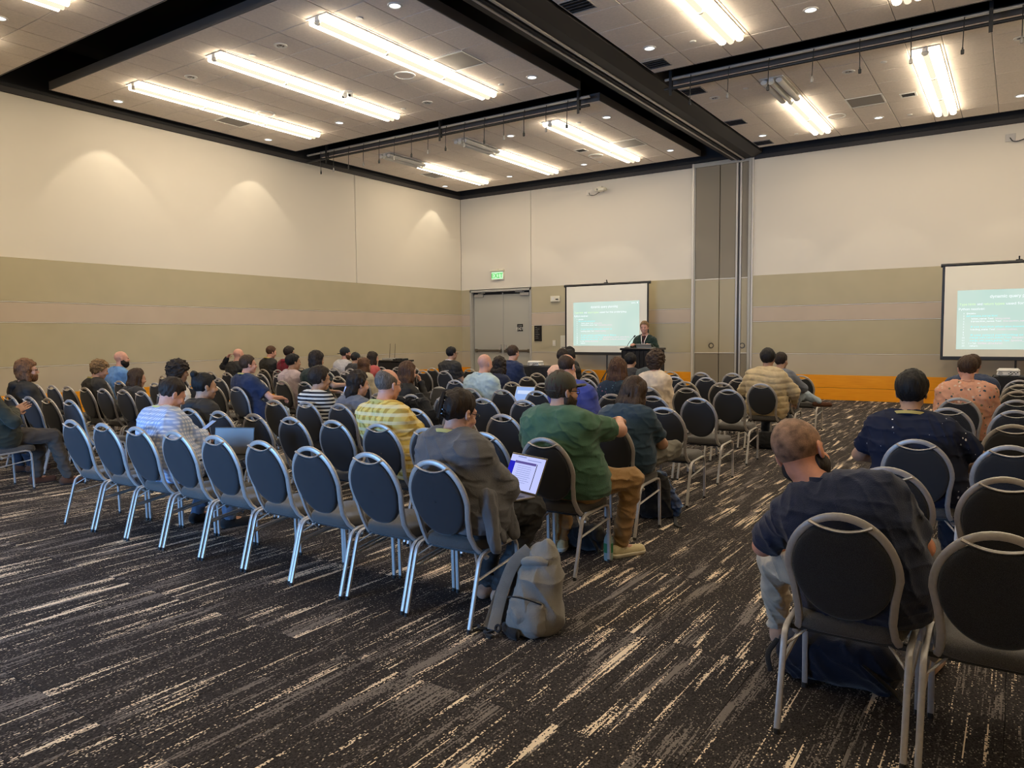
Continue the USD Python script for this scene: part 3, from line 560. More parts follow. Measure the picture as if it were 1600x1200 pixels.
def make_chair(loc, rz=0, **kw):
    t = thing('banquet_chair', loc, rz, **kw)
    # seat pad
    n = 40; th = np.linspace(0, 2 * PI, n, endpoint=False); cs, sn = np.cos(th), np.sin(th); e = .42
    ox, oy = .214 * np.sign(cs) * np.abs(cs) ** e, .222 * np.sign(sn) * np.abs(sn) ** e
    V, F = [], []; prof = [(.02, .408), (.93, .406), (.985, .412), (1., .43), (.99, .452), (.95, .468), (.85, .477), (.5, .483), (.02, .485)]
    for r, z in prof: V.append(np.c_[ox * r * (1 - .03 * (oy < 0)), .325 + oy * r, np.full(n, z) - .012 * np.clip((oy * r - .12) / .1, 0, 1) ** 2])
    V = np.vstack(V)
    for k in range(len(prof) - 1):
        for j in range(n): p, q = k * n + j, k * n + (j + 1) % n; F += [[p, q, q + n], [p, q + n, p + n]]
    obj('seat', trimesh.Trimesh(V, F, process=False), 'seat_fabric', t, smooth=True)
    obj('backrest', pillow(oval(.184, .70, .893, .485, notch=(.112, .855, .884)), -.004, .046), 'chair_fabric', t, smooth=50)
    # back frame loop
    path = []
    for s in (-1, 1):
        seg = [(s * .205, .36), (s * .192, .385), (s * .176, .43), (s * .170, .50), (s * .180, .60)]
        a = np.linspace(0, PI / 2, 12, endpoint=False); arc = [(s * .197 * math.cos(q), .69 + .225 * math.sin(q)) for q in a]
        path.append(seg + arc)
    L = path[0] + [(0, .915)] + path[1][::-1]
    L = np.array([(x, lean(z), z) for x, z in L])
    obj('back_frame', tube(L, .015, .012, 8, ref=(0, 1, 0), sq=.6), 'chair_metal', t, smooth=50)
    x = np.linspace(-.112, .112, 13); z = .855 + .03 * (x / .112) ** 2
    obj('hand_grip', tube(np.c_[x, lean(z) - .016, z + .004], .006, .010, 6, ref=(0, 1, 0)), 'chair_metal', t, smooth=50)
    for s in (-1, 1):
        xs = s * .226
        fr = [(xs, 0, .015), (xs, .05, .2), (xs, .086, .335), (xs, .10, .375), (xs, .125, .398), (xs, .17, .408), (xs, .30, .415), (xs, .41, .421), (xs, .445, .412), (xs, .462, .38), (xs, .468, .3), (xs, .476, .015)]
        lf = obj('leg_frame', tube(fr, .0095, .0125, 8, ref=(1, 0, 0), sq=.55), 'chair_metal', t, smooth=50)
        for y in (0, .476): obj('foot_cap', cyl((xs, y, 0), (xs, y, .022), .013, 10), 'cap', lf)
        obj('brace', tube([(xs, .066, .265), (xs, .466, .318)], .007, .010, 6, ref=(1, 0, 0)), 'chair_metal', t)
        obj('bracket', tube([(xs, .085, .33), (s * .15, .16, .395)], .008, .004, 6), 'chair_metal', t)
    obj('cross_rail', box(-.22, .22, .15, .17, .385, .405), 'cap', t); obj('cross_rail', box(-.22, .22, .40, .42, .385, .41), 'cap', t)
    return t

NTH = ['zeroth', 'first', 'second', 'third', 'fourth', 'fifth', 'sixth', 'seventh', 'eighth', 'ninth', 'tenth', 'eleventh']
def ar(a, b, n): return np.linspace(a, b, n)
ROWS = {}
def row(blk, n, y, xs): ROWS[(blk, n)] = [(float(x), y) for x in xs]
row('C', 1, 3.11, ar(-2.63, -6.56, 9)); row('C', 2, 4.2, ar(-2.58, -6.63, 9)); row('C', 3, 5.28, ar(-2.66, -6.69, 9)); row('C', 4, 6.55, ar(-2.72, -6.9, 9)); row('C', 5, 7.72, ar(-2.83, -6.9, 9))
row('C', 6, 9.07, ar(-2.93, -7.2, 9)); row('C', 7, 10.3, ar(-2.88, -7.2, 9)); row('C', 8, 11.45, [-2.95, *ar(-3.53, -7.2, 8)]); row('C', 9, 12.9, [-2.89, *ar(-4.10, -7.5, 7)])
row('L', 1, 3.2, [-8.93]); row('L', 2, 4.12, ar(-8.75, -11.2, 6)); row('L', 3, 5.3, ar(-8.90, -12.25, 8)); row('L', 4, 6.4, ar(-8.93, -12.5, 8)); row('L', 5, 7.65, ar(-9., -12.8, 8))
row('L', 6, 9.0, ar(-9.2, -13.4, 9)); row('L', 7, 10.27, ar(-9.4, -13.43, 9)); row('L', 8, 11.3, ar(-9.26, -13.4, 9)); row('L', 9, 12.3, ar(-9.4, -12.9, 8))
for k, y in enumerate((3.0, 4.15, 5.33, 6.53, 7.74, 8.95, 10.3, 11.5, 12.65)): row('R', k + 1, y, (-.53 + .008 * k, -.03 + .008 * k))
ROWS[('C', 9)][0] = (-2.89, 12.58)
BLK = {'C': 'middle block', 'L': 'block by the side wall', 'R': 'right block'}
rear = lambda n: 'rear row' if n == 1 else f'{NTH[n]} row from rear'
proto = None
for (blk, n), xs in ROWS.items():
    for i, (x, y) in enumerate(xs):
        if not any(in_view((x, y + .1, z), 60) for z in (.1, .5, .9)): continue
        lab = f'black oval-back banquet chair, {NTH[i + 1]} from {"the" if blk == "R" else "centre"} aisle, {rear(n)}, {BLK[blk]}'
        if blk == 'L': lab = f'black oval-back banquet chair, {NTH[i + 1]} from aisle, {rear(n)}, block along side wall'
        kw = dict(label=lab, category='chair', group='banquet chairs set out in rows')
        yy = y + random.uniform(-.015, .015); rz = random.uniform(-.025, .025) if n > 1 else 0
        if proto is None: proto = make_chair((x, yy, 0), rz, **kw)
        else: copy_of(proto, (x, yy, 0), rz, **kw)
#MARK3
# ---------------------------------------------------------------- implicit bodies (people, clothes, bags)
V3 = lambda *a: np.array(a, float)
def surface_nets(Fd, org, h):
    S = Fd < 0; nx, ny, nz = Fd.shape
    c = [S[i:nx - 1 + i, j:ny - 1 + j, k:nz - 1 + k] for i in (0, 1) for j in (0, 1) for k in (0, 1)]
    cnt = sum(x.astype(np.int8) for x in c); cells = (cnt > 0) & (cnt < 8)
    I = np.argwhere(cells); idx = np.full(cells.shape, -1, np.int32); idx[cells] = np.arange(len(I))
    vals = np.stack([Fd[I[:, 0] + i, I[:, 1] + j, I[:, 2] + k] for i in (0, 1) for j in (0, 1) for k in (0, 1)], 1)
    corner = np.array([(i, j, k) for i in (0, 1) for j in (0, 1) for k in (0, 1)], float)
    acc = np.zeros((len(I), 3)); num = np.zeros(len(I))
    for a in range(8):
        for bit in (1, 2, 4):
            b = a | bit
            if b == a: continue
            va, vb = vals[:, a], vals[:, b]; m = (va < 0) != (vb < 0)
            t = np.where(m, va / np.where(m, va - vb, 1), 0)
            acc += np.where(m[:, None], corner[a] + (corner[b] - corner[a]) * t[:, None], 0); num += m
    V = org + h * (I + acc / np.maximum(num, 1)[:, None]); F = []
    for ax in range(3):
        a1, a2 = [(1, 2), (2, 0), (0, 1)][ax]
        sl0 = [slice(None)] * 3; sl1 = [slice(None)] * 3; sl0[ax] = slice(0, -1); sl1[ax] = slice(1, None)
        A, B = S[tuple(sl0)], S[tuple(sl1)]; E = np.argwhere(A != B)
        E = E[(E[:, a1] > 0) & (E[:, a2] > 0) & (E[:, a1] < Fd.shape[a1] - 1) & (E[:, a2] < Fd.shape[a2] - 1)]
        inside = A[tuple(E.T)]; q = []
        for d1, d2 in ((-1, -1), (0, -1), (0, 0), (-1, 0)):
            e = E.copy(); e[:, a1] += d1; e[:, a2] += d2; q.append(idx[tuple(e.T)])
        q = np.stack(q, 1); q[~inside] = q[~inside][:, ::-1]; F.append(q)
    F = np.vstack(F)
    return trimesh.Trimesh(V, np.vstack([F[:, [0, 1, 2]], F[:, [0, 2, 3]]]), process=False)
class Sdf_:
    def __init__(s): s.p = []
    def c(s, a, b, ra, rb=None, k=.02, sub=False): s.p.append(('c', V3(*a), V3(*b), ra, ra if rb is None else rb, k, sub)); return s
    def e(s, c, r, R=None, k=.02, sub=False): s.p.append(('e', V3(*c), V3(*r), np.eye(3) if R is None else R, None, k, sub)); return s
    def mesh(s, h, disp=None, cuts=(), shell=None):
        lo, hi = V3(9, 9, 9) * 9, V3(-9, -9, -9) * 9
        for t, a, b, ra, rb, k, sub in s.p:
            if sub: continue
            if t == 'c': l_, h_ = np.minimum(a - ra, b - rb), np.maximum(a + ra, b + rb)
            else: m = b.max(); l_, h_ = a - m, a + m
            lo, hi = np.minimum(lo, l_), np.maximum(hi, h_)
        lo = np.floor((lo - .03) / h) * h; n = np.ceil((hi + .03 - lo) / h).astype(int) + 1
        G = np.full(n, .1, np.float32); ax = [lo[i] + h * np.arange(n[i]) for i in range(3)]
        for t, a, b, ra, rb, k, sub in s.p:
            mg = max(k, 3.2 * h) + .004
            if t == 'c': l_, h_ = np.minimum(a - ra, b - rb) - mg, np.maximum(a + ra, b + rb) + mg
            else: m = b.max() + mg; l_, h_ = a - m, a + m
            i0 = np.clip(np.floor((l_ - lo) / h).astype(int), 0, n - 1); i1 = np.clip(np.ceil((h_ - lo) / h).astype(int) + 1, 1, n)
            sl = tuple(slice(i0[i], i1[i]) for i in range(3))
            X, Y, Z = ax[0][sl[0]][:, None, None], ax[1][sl[1]][None, :, None], ax[2][sl[2]][None, None, :]
            if t == 'c':
                ba = b - a; L = ba @ ba + 1e-12; px, py, pz = X - a[0], Y - a[1], Z - a[2]
                tt = np.clip((px * ba[0] + py * ba[1] + pz * ba[2]) / L, 0, 1)
                d = np.sqrt((px - tt * ba[0]) ** 2 + (py - tt * ba[1]) ** 2 + (pz - tt * ba[2]) ** 2) - (ra + (rb - ra) * tt)
            else:
                R = ra; px, py, pz = X - a[0], Y - a[1], Z - a[2]
                q = [(R[0, j] * px + R[1, j] * py + R[2, j] * pz) for j in range(3)]
                k0 = np.sqrt(sum((q[j] / b[j]) ** 2 for j in range(3))); k1 = np.sqrt(sum((q[j] / b[j] ** 2) ** 2 for j in range(3))) + 1e-9
                d = k0 * (k0 - 1) / k1
            g = G[sl]
            if sub: d = -d; hh = np.maximum(k - np.abs(g - d), 0) / max(k, 1e-6); G[sl] = np.maximum(g, d) + hh * hh * k * .25
            else: hh = np.maximum(k - np.abs(g - d), 0) / max(k, 1e-6); G[sl] = np.minimum(g, d) - hh * hh * k * .25
        if disp is not None or cuts:
            near = np.argwhere(np.abs(G) < 3.5 * h) if not cuts else np.argwhere(G < 3.5 * h)
            P = lo + h * near; v = G[tuple(near.T)]
            if disp is not None: v = v + disp(P)
            for f in cuts: v = np.maximum(v, f(P))
            G[tuple(near.T)] = v
        G[0], G[-1], G[:, 0], G[:, -1], G[:, :, 0], G[:, :, -1] = (.1,) * 6
        return surface_nets(G, lo, h)

def rot(yaw=0, pitch=0, roll=0):
    cy, sy, cp, sp, cr, sr = math.cos(yaw), math.sin(yaw), math.cos(pitch), math.sin(pitch), math.cos(roll), math.sin(roll)
    return np.array([[cy, -sy, 0], [sy, cy, 0], [0, 0, 1]]) @ np.array([[1, 0, 0], [0, cp, -sp], [0, sp, cp]]) @ np.array([[cr, 0, sr], [0, 1, 0], [-sr, 0, cr]])
def fold(amp, fx, fy, fz, seed): return lambda P: amp * (meshkit.fbm(P * [fx, fy, fz] + 31.7, 3, seed) - .5) * 2
def crease(amp, f, seed):
    A_ = rot(.5, .6, .4 + seed % 5 * .2)
    def g(P):
        Q = P @ A_; n1 = meshkit.fbm(Q * [f * .6, f * .6, f * 1.7] + 13.1, 2, seed); n2 = meshkit.fbm(P * [f * .7, f * .7, f * 1.5] + 51.3, 2, seed + 7)
        return -amp * ((1 - np.abs(2 * n1 - 1)) ** 5 + .8 * (1 - np.abs(2 * n2 - 1)) ** 6 - .35)
    return g

# skins, hairs, patterned cloths
SK = {'fair': (.56, .315, .225), 'pink': (.60, .31, .22), 'tan': (.44, .255, .165), 'olive': (.40, .235, .15), 'brown': (.22, .12, .075), 'ruddy': (.60, .27, .17)}
for k_, v_ in SK.items():
    M['skin_' + k_] = plain('skin_' + k_, v_, .5, 0, .4, .1, 160., .10, 22.)
HR = {'black': (.010, .009, .009), 'dark': (.022, .014, .010), 'brown': (.050, .028, .016), 'chest': (.085, .040, .020), 'auburn': (.16, .072, .030), 'sandy': (.21, .125, .055), 'grey': (.11, .09, .075), 'stubble': (.16, .105, .078)}
def hair_mat(k, sx=170., sz=16.):
    c = HR[k]; n = f'hair_{k}_{int(sz)}'
    if k == 'stubble': return plain('hair_stubble', (.27, .155, .10), .55, 0, .35, .5, 400., .55, 26.)
    return mat(n, {'tc': ('texture_coordinate', {}), 'm': ('mapping', dict(scale=(sx, sx, sz))), 'n': ('noise_texture', dict(scale=1., detail=3.)), 'r': ('rgb_ramp', {'ramp': [(.3, tuple(x * .45 for x in c)), (.7, tuple(x * 1.6 for x in c))]}),
                   'b': ('bump', dict(strength=.7, distance=.006)), 'p': ('principled_bsdf', dict(roughness=.58, specular_ior_level=.28))},
               [('tc.object', 'm.vector'), ('m.vector', 'n.vector'), ('n.fac', 'r.fac'), ('r.color', 'p.base_color'), ('n.fac', 'b.height'), ('b.normal', 'p.normal')])
def stripes(name, a, b, per, duty, axis='z', tilt=0.):
    i = 'xyz'.index(axis); rotv = (0, tilt, 0)
    return mat('cloth_' + name, {'tc': ('texture_coordinate', {}), 'm': ('mapping', dict(rotation=rotv)), 's': ('separate_xyz', {}), 'd': ('math', dict(math_type='divide', value2=per)), 'f': ('math', dict(math_type='fraction')), 'g': ('math', dict(math_type='less_than', value2=duty)),
               'x': ('mix', dict(color1=a, color2=b)), 'p': ('principled_bsdf', dict(roughness=.85, specular_ior_level=.2))},
               [('tc.object', 'm.vector'), ('m.vector', 's.vector'), ('s.' + axis, 'd.value1'), ('d.value', 'f.value1'), ('f.value', 'g.value1'), ('g.value', 'x.fac'), ('x.color', 'p.base_color')])
def plaid(name, base, ca, cb, px, pz, dx, dz):
    N = {'tc': ('texture_coordinate', {}), 's': ('separate_xyz', {}), 'u': ('math', dict(math_type='multiply_add', value2=-.75)), 'p': ('principled_bsdf', dict(roughness=.85, specular_ior_level=.2))}; Lk = [('tc.object', 's.vector'), ('s.y', 'u.value1'), ('s.x', 'u.value3')]
    for ax, per, duty in (('x', px, dx), ('z', pz, dz)):
        N['d' + ax] = ('math', dict(math_type='divide', value2=per)); N['f' + ax] = ('math', dict(math_type='pingpong', value2=.5)); N['g' + ax] = ('map_range', dict(from_min=duty * .5 - .04, from_max=duty * .5 + .04, to_min=.75, to_max=0., clamp=True))
        Lk += [('u.value' if ax == 'x' else 's.z', f'd{ax}.value1'), (f'd{ax}.value', f'f{ax}.value1'), (f'f{ax}.value', f'g{ax}.value')]
    N['m1'] = ('mix', dict(color1=base, color2=ca)); N['m2'] = ('mix', dict(color2=cb)); Lk += [('gx.result', 'm1.fac'), ('m1.color', 'm2.color1'), ('gz.result', 'm2.fac'), ('m2.color', 'p.base_color')]
    return mat('cloth_' + name, N, Lk)
def floral(name, base, cols, scale, cover):
    N = {'tc': ('texture_coordinate', {}), 'v': ('voronoi_texture', dict(scale=scale)), 'n': ('noise_texture', dict(scale=scale * 1.3, detail=2.)), 'a': ('math', dict(math_type='multiply_add', value2=.55)), 't': ('math', dict(math_type='less_than', value2=cover)),
         'sc': ('separate_color', {}), 'r': ('rgb_ramp', {'ramp': [((i + .0) / len(cols), c) for i, c in enumerate(cols)], 'interpolate': False}), 'x': ('mix', dict(color1=base)), 'p': ('principled_bsdf', dict(roughness=.8, specular_ior_level=.2))}
    return mat('cloth_' + name, N, [('tc.object', 'v.vector'), ('tc.object', 'n.vector'), ('n.fac', 'a.value1'), ('v.distance', 'a.value3'), ('a.value', 't.value1'), ('v.color', 'sc.color'), ('sc.r', 'r.fac'), ('t.value', 'x.fac'), ('r.color', 'x.color2'), ('x.color', 'p.base_color')])

def head_sdf(S, H, R, k=1.0, detail=True, female=False, ears=True):
    w = lambda x, y, z: H + R @ (V3(x, y, z) * k)
    S.e(w(0, -.014, .030), V3(.077, .097, .089) * k, R); S.e(w(0, .030, -.032), V3(.061, .066, .084) * k, R, .03)
    S.c(w(-.042, .012, -.066), w(0, .062, -.094), .024 * k, .024 * k, .02).c(w(.042, .012, -.066), w(0, .062, -.094), .024 * k, .024 * k, .02)
    if detail:
        S.c(w(-.034, .080, .022), w(.034, .080, .022), .014 * k, None, .015)
        for s in (-1, 1):
            S.e(w(s * .033, .104, .0), V3(.017, .014, .012) * k, R, .012, True); S.e(w(s * .032, .084, .0), V3(.0125, .0125, .0115) * k, R, .004); S.e(w(s * .045, .070, -.034), V3(.02, .02, .02) * k, R, .02)
        S.c(w(0, .093, .008), w(0, .112, -.030), .0085 * k, .0125 * k, .012); S.c(w(-.012, .104, -.036), w(.012, .104, -.036), .009 * k, None, .008)
        S.c(w(-.02, .090, -.064), w(.02, .090, -.064), .0085 * k, None, .008).c(w(-.016, .088, -.074), w(.016, .088, -.074), .009 * k, None, .007)
    if ears:
        for s in (-1, 1):
            Re = R @ rot(s * .25, .15, 0); S.e(w(s * .080, -.006, -.010), V3(.010, .020, .033) * k, Re, .01)
            if detail: S.e(w(s * .089, -.002, -.008), V3(.006, .010, .017) * k, Re, .005, True)

def hairline(q, off=0.):
    """signed: >0 outside the hair zone of the head frame (q in head units)"""
    y, z = q[:, 1], q[:, 2]
    low = np.interp(y, [-.12, -.075, -.04, -.005, .018, .035, .06, .10], [-.085, -.088, -.06, -.02, -.022, .035, .068, .075]) + off
    return low - z

def hair(t, style, col, H, R, k, h, seed, N):
    w = lambda x, y, z: H + R @ (V3(x, y, z) * k); toq = lambda P: (P - H) @ R / k; S = Sdf_(); m = hair_mat(col)
    strand = lambda amp, f=1.: (lambda P: 1.7 * amp * (meshkit.fbm(toq(P) * [70 * f, 70 * f, 11 * f] + 9.3, 2, seed) - .5) * 2)
    clump = lambda amp, f: (lambda P: amp * (meshkit.fbm(toq(P) * f + 3.1, 2, seed) - .5) * 2)
    def crown(th, top=1.): S.e(w(0, -.016, .032 + .004 * top), V3(.077 + th, .097 + th, .089 + th * (.7 + .5 * top)) * k, R)
    hl = lambda off=0.: (lambda P: (hairline(toq(P), off) + .010 * (meshkit.fbm(toq(P) * 55 + 2.2, 2, seed) - .5) * 2) * k)
    if style in ('short', 'neat', 'thick'):
        th = {'short': .012, 'neat': .009, 'thick': .019}[style]; crown(th)
        if style == 'thick': S.e(w(0, .05, .088), V3(.055, .05, .035) * k, R, .02)
        msh = S.mesh(h, lambda P: strand(.0045)(P) + clump(.004, 24.)(P), [hl()])
    elif style == 'buzz': crown(.0035, .2); msh = S.mesh(h, None, [hl(.0), lambda P: (toq(P)[:, 2] * .75 + toq(P)[:, 1] * .66 - .062) * k])
    elif style == 'fringe': crown(.006, .2); msh = S.mesh(h, strand(.002), [hl(), lambda P: (toq(P)[:, 2] * .80 + toq(P)[:, 1] * .55 - .048) * k])
    elif style == 'curly': crown(.026); msh = S.mesh(h, lambda P: clump(.026, 40.)(P) + clump(.014, 80.)(P), [hl(-.012)])
    elif style == 'bigcurly':
        crown(.036); S.e(w(0, -.05, -.04), V3(.098, .075, .085) * k, R, .04); msh = S.mesh(h, lambda P: clump(.024, 40.)(P) + clump(.014, 85.)(P), [hl(-.05)])
    elif style == 'wavybob':
        crown(.020); S.e(w(0, -.045, -.05), V3(.092, .075, .09) * k, R, .04)
        for s in (-1, 1): S.c(w(s * .075, .0, .01), w(s * .072, .012, -.115), .026 * k, .03 * k, .03)
        msh = S.mesh(h, lambda P: clump(.012, 30.)(P) + strand(.006, .7)(P), [lambda P: np.minimum(hairline(toq(P), -.02), np.maximum(toq(P)[:, 1] - .05, toq(P)[:, 2] - .06)) * k])
    elif style in ('long', 'longcurly', 'halfup', 'longman'):
        crown(.016); drop = {'long': .30, 'longcurly': .30, 'halfup': .27, 'longman': .25}[style]; b = N + V3(0, -.105, 0)
        D_ = R @ V3(0, 0, -1); D_ = D_ * .35 + V3(0, 0, -1) * .65
        for x in (-.062, -.022, .022, .062):
            a0 = w(x, -.06 + abs(x) * .3, .02); a1 = w(x * 1.15, -.085 + abs(x) * .4, -.09); a2 = a1 + D_ * (drop - .12) * k + V3(x * .45, -.022, 0)
            S.c(a0, a1, .042 * k, .038 * k, .03).c(a1, a2, .038 * k, .022 * k, .03)
        for s in (-1, 1):
            a0 = w(s * .070, .0, .03); a1 = w(s * .080, .008, -.08); S.c(a0, a1, .028 * k, .026 * k, .03); S.c(a1, a1 + D_ * .11 * k + V3(s * .01, -.0, 0), .026 * k, .016 * k, .03)
        dsp = (lambda P: clump(.017, 38.)(P) + clump(.008, 80.)(P)) if style == 'longcurly' else (lambda P: strand(.008, .75)(P) + clump(.008, 15.)(P))
        msh = S.mesh(h, dsp, [lambda P: np.where(toq(P)[:, 1] > -.02, hairline(toq(P), -.13 * (toq(P)[:, 1] < .03)), -1) * k])
        if style == 'halfup': obj('hair_twist', tube(smooth_path([w(-.05, -.085, .05), w(-.02, -.115, .03), w(.01, -.118, .045), w(.045, -.095, .02)], 5), .012 * k, n=8), m, t, smooth=True)
    elif style == 'mullet':
        crown(.020); S.e(w(0, -.06, -.06), V3(.070, .055, .085) * k, R, .03); S.c(w(0, -.085, -.09), w(0, -.10, -.155), .055 * k, .035 * k, .03)
        msh = S.mesh(h, lambda P: strand(.009, .6)(P) + clump(.010, 26.)(P), [lambda P: np.where(toq(P)[:, 1] > -.03, hairline(toq(P), 0), -1) * k])
    elif style in ('bun', 'updo', 'tail'):
        crown(.010); 
        if style == 'bun': S.e(w(0, -.10, .115), V3(.036, .034, .034) * k, R, .008)
        elif style == 'updo': S.e(w(0, -.082, .022), V3(.064, .055, .074) * k, R, .03)
        else:
            S.e(w(0, -.12, .0), V3(.035, .03, .04) * k, R, .02); S.c(w(0, -.135, -.01), w(0, -.15, -.16), .034 * k, .02 * k, .02)
        msh = S.mesh(h, lambda P: strand(.006, .7)(P) + clump(.004, 22.)(P), [lambda P: np.where(toq(P)[:, 1] > -.06, hairline(toq(P), 0), -1) * k])
    obj('hair', msh, m, t, smooth=True)

def hand_prims(S, wr, d, n, s, curl=.5, k=1.):
    """palm, four fingers of unequal length and a thumb; d = pointing direction, n = palm normal, s = +1 if the thumb is on the d x n side"""
    d = d / np.linalg.norm(d); n = n - d * (n @ d); n /= np.linalg.norm(n); x = np.cross(d, n) * s
    for q in (-.026, 0, .026): S.c(wr + x * q * .6, wr + d * .085 * k + x * q, .017 * k, .0145 * k, .015)
    for q, L in ((.030, .070), (.010, .080), (-.011, .074), (-.031, .058)):
        a = wr + d * .088 * k + x * q; c1, c2 = curl, curl * 2.1
        b = a + (d * math.cos(c1) + n * math.sin(c1)) * L * .52 * k + x * q * .12; e = b + (d * math.cos(c2) + n * math.sin(c2)) * L * .5 * k
        S.c(a, b, .0098 * k, .0088 * k, .004).c(b, e, .0088 * k, .0075 * k, .003)
    a = wr + d * .025 * k + x * .028; b = a + (d * .6 + x * .65 + n * .35) * .045 * k; e = b + (d * .85 + x * .1 + n * .45) * .034 * k
    S.c(a, b, .0125 * k, .0105 * k, .008).c(b, e, .0105 * k, .0085 * k, .003)

def person(label, chair, head, yaw=0., pitch=0., roll=0., b=1., hk=1., skin='fair', hs='short', hc='dark', top='navy', sleeve=1., collar=None, trousers='jeans', shoes='shoe_dark', hem=None, twist=0., tilt=0., pel=(0, .27, .575),
           neck=None, arms=None, legs=None, res=None, lanyard=None, beard=None, glasses=False, cap=None, puff=False, hood=False, loose=.012, curl=.55, hands=None, female=False, stand=False, lapel=False, extra=None, folds=1., mid=None, group=None, rz=0.):
    cx, cy = chair; H = V3(*head); dist = math.hypot(cx, cy)
    h = res or (.0075 if dist < 6.8 else .010 if dist < 9.5 else .0125)
    seed = int(abs(cx * 100 + cy * 37)) % 97; random.seed(seed)
    t = thing('person', (cx, cy, 0), rz, label=label, category='person', group=group)
    R = rot(yaw, pitch, roll); hw = lambda x, y, z: H + R @ (V3(x, y, z) * hk)
    P = V3(*pel); N = V3(*neck) if neck is not None else hw(0, -.035, -.105) + V3(0, -.025, -.062) * hk
    lat = rot(twist, 0, tilt) @ V3(1, 0, 0); lat0 = rot(twist * .5) @ V3(1, 0, 0)
    Mid = V3(*mid) if mid is not None else (P + N) / 2 + V3(0, -.035, 0)
    sp = lambda q: P * (1 - q) ** 2 + 2 * q * (1 - q) * (2 * Mid - (P + N) / 2) + N * q * q
    la = lambda q: (lat0 * (1 - q) + lat * q)
    sp0 = sp
    def sp(q):
        c = sp0(q).copy()
        if not stand and c[2] < .95: c[1] = max(c[1], float(lean(c[2])) + .040 + rd(q) + loose + (.045 if puff else 0) - .25 * max(0., c[2] - .83))
        return c
    LV = [0, .12, .25, .4, .55, .7, .8, .87, .93]
    wd = lambda q: np.interp(q, [0, .15, .35, .6, .8, .9, 1], [.085, .078, .066, .088, .104, .092, .02]) * (.93 if female else 1.) * (.55 + .45 * b)
    rd = lambda q: np.interp(q, [0, .15, .35, .6, .8, .9, 1], [.118, .114, .108, .112, .094, .066, .050]) * (1 + (b - 1) * np.interp(q, [0, .6, .8, .9, 1], [.75, .75, .5, .15, 0]))
    def torso(S, inf, q0=0., q1=1., k=.05):
        for q in LV:
            if q0 <= q <= q1: c, l_ = sp(q), la(q); S.c(c - l_ * wd(q), c + l_ * wd(q), rd(q) + inf, None, k)
    sw = (.168 if not female else .150) * (.6 + .4 * b); Sh = [sp(.875) + lat * s * sw - V3(0, 0, .012) for s in (-1, 1)]
    if arms is None: arms = {}
    AR = []
    for i, s in enumerate((-1, 1)):
        a = arms.get('L' if s < 0 else 'R')
        if a is None: a = (Sh[i] + V3(s * .055, .10, -.275), P + V3(s * .07, .25, .085))
        AR.append((Sh[i], V3(*a[0]), V3(*a[1])))
    hips = [P + lat0 * s * .092 * (.6 + .4 * b) + V3(0, .03, -.005) for s in (-1, 1)]
    if legs is None: legs = [((s * .13, .70 + random.uniform(-.03, .03), .525), (s * .13 + random.uniform(-.03, .03), .70 + random.uniform(-.08, .08), .10), (s * .14, .15)) for s in (-1, 1)] if not stand else [((s * .1, .02, .50), (s * .1, .0, .10), (s * .05, .15)) for s in (-1, 1)]
    LG = [(hips[i], V3(*l[0]), V3(*l[1]), None, l[2]) for i, l in enumerate(legs)]
    # ---- the body
    S = Sdf_(); head_sdf(S, H, R, hk, True, female, hs not in ('long', 'longcurly', 'wavybob', 'bigcurly'))
    S.c(N + V3(0, 0, -.03), hw(0, -.02, -.06), .058 * (.6 + .4 * b), .052 * hk, .03); torso(S, -.004)
    for i, (a, e, w_) in enumerate(AR):
        ub = .6 + .4 * b; S.c(a, e, .048 * ub, .040 * ub, .03).c(e, w_, .040 * ub, .027, .02)
        if hands and 'LR'[i] in hands: d, n = hands['LR'[i]]; hand_prims(S, w_, V3(*d), V3(*n), -1 if i else 1, curl, .95 if female else 1.)
        else: d = w_ - e; hand_prims(S, w_ + d / np.linalg.norm(d) * .012, d * .6 + V3(0, .10, -.06), V3((1 if i == 0 else -1) * .35, .1, -1), 1 if i else -1, curl, .95 if female else 1.)
    toes = []
    for i, (hp, kn, an, _, f) in enumerate(LG):
        S.c(hp, kn, .083 * (.5 + .5 * b), .056, .03).c(kn, an, .054, .036, .02); tdir = V3(math.sin(f[0]), math.cos(f[0]), 0)
        tip = an + tdir * .15 + V3(0, 0, .035 - an[2] if an[2] < .14 else -.05); toes.append((an, tip, tdir)); S.c(an + V3(0, 0, -.03), tip, .034, .026, .02)
    obj('body', S.mesh(h), 'skin_' + skin, t, smooth=True)
    # ---- eyes for faces that can be seen
    for s in (-1, 1): obj('eye', trimesh.creation.icosphere(1, .0108 * hk).apply_translation(hw(s * .032, .0865, .0)), plain('eye_dark', (.05, .035, .03), .2), t, smooth=True)
    # ---- trousers
    S = Sdf_(); torso(S, .010, 0., .26)
    for i, (hp, kn, an, _, f) in enumerate(LG): S.c(hp, kn, .090 * (.5 + .5 * b), .073, .035).c(kn, an + (an - kn) * .02, .072, .052, .02)
    if stand: S.c(hips[0], hips[1], .11, None, .05)
    f1, f2 = fold(.006 * folds, 12, 12, 12, seed + 3), crease(.013 * folds, 9., seed + 5); fz = lambda P_: f1(P_) + f2(P_)
    obj('trousers', S.mesh(h * 1.15, fz, [lambda P_: .075 - P_[:, 2]] if not legs_lifted(LG) else [lambda P_: -9 + 0 * P_[:, 2]]), M.get(trousers) or cloth(trousers, COL[trousers]), t, smooth=True)
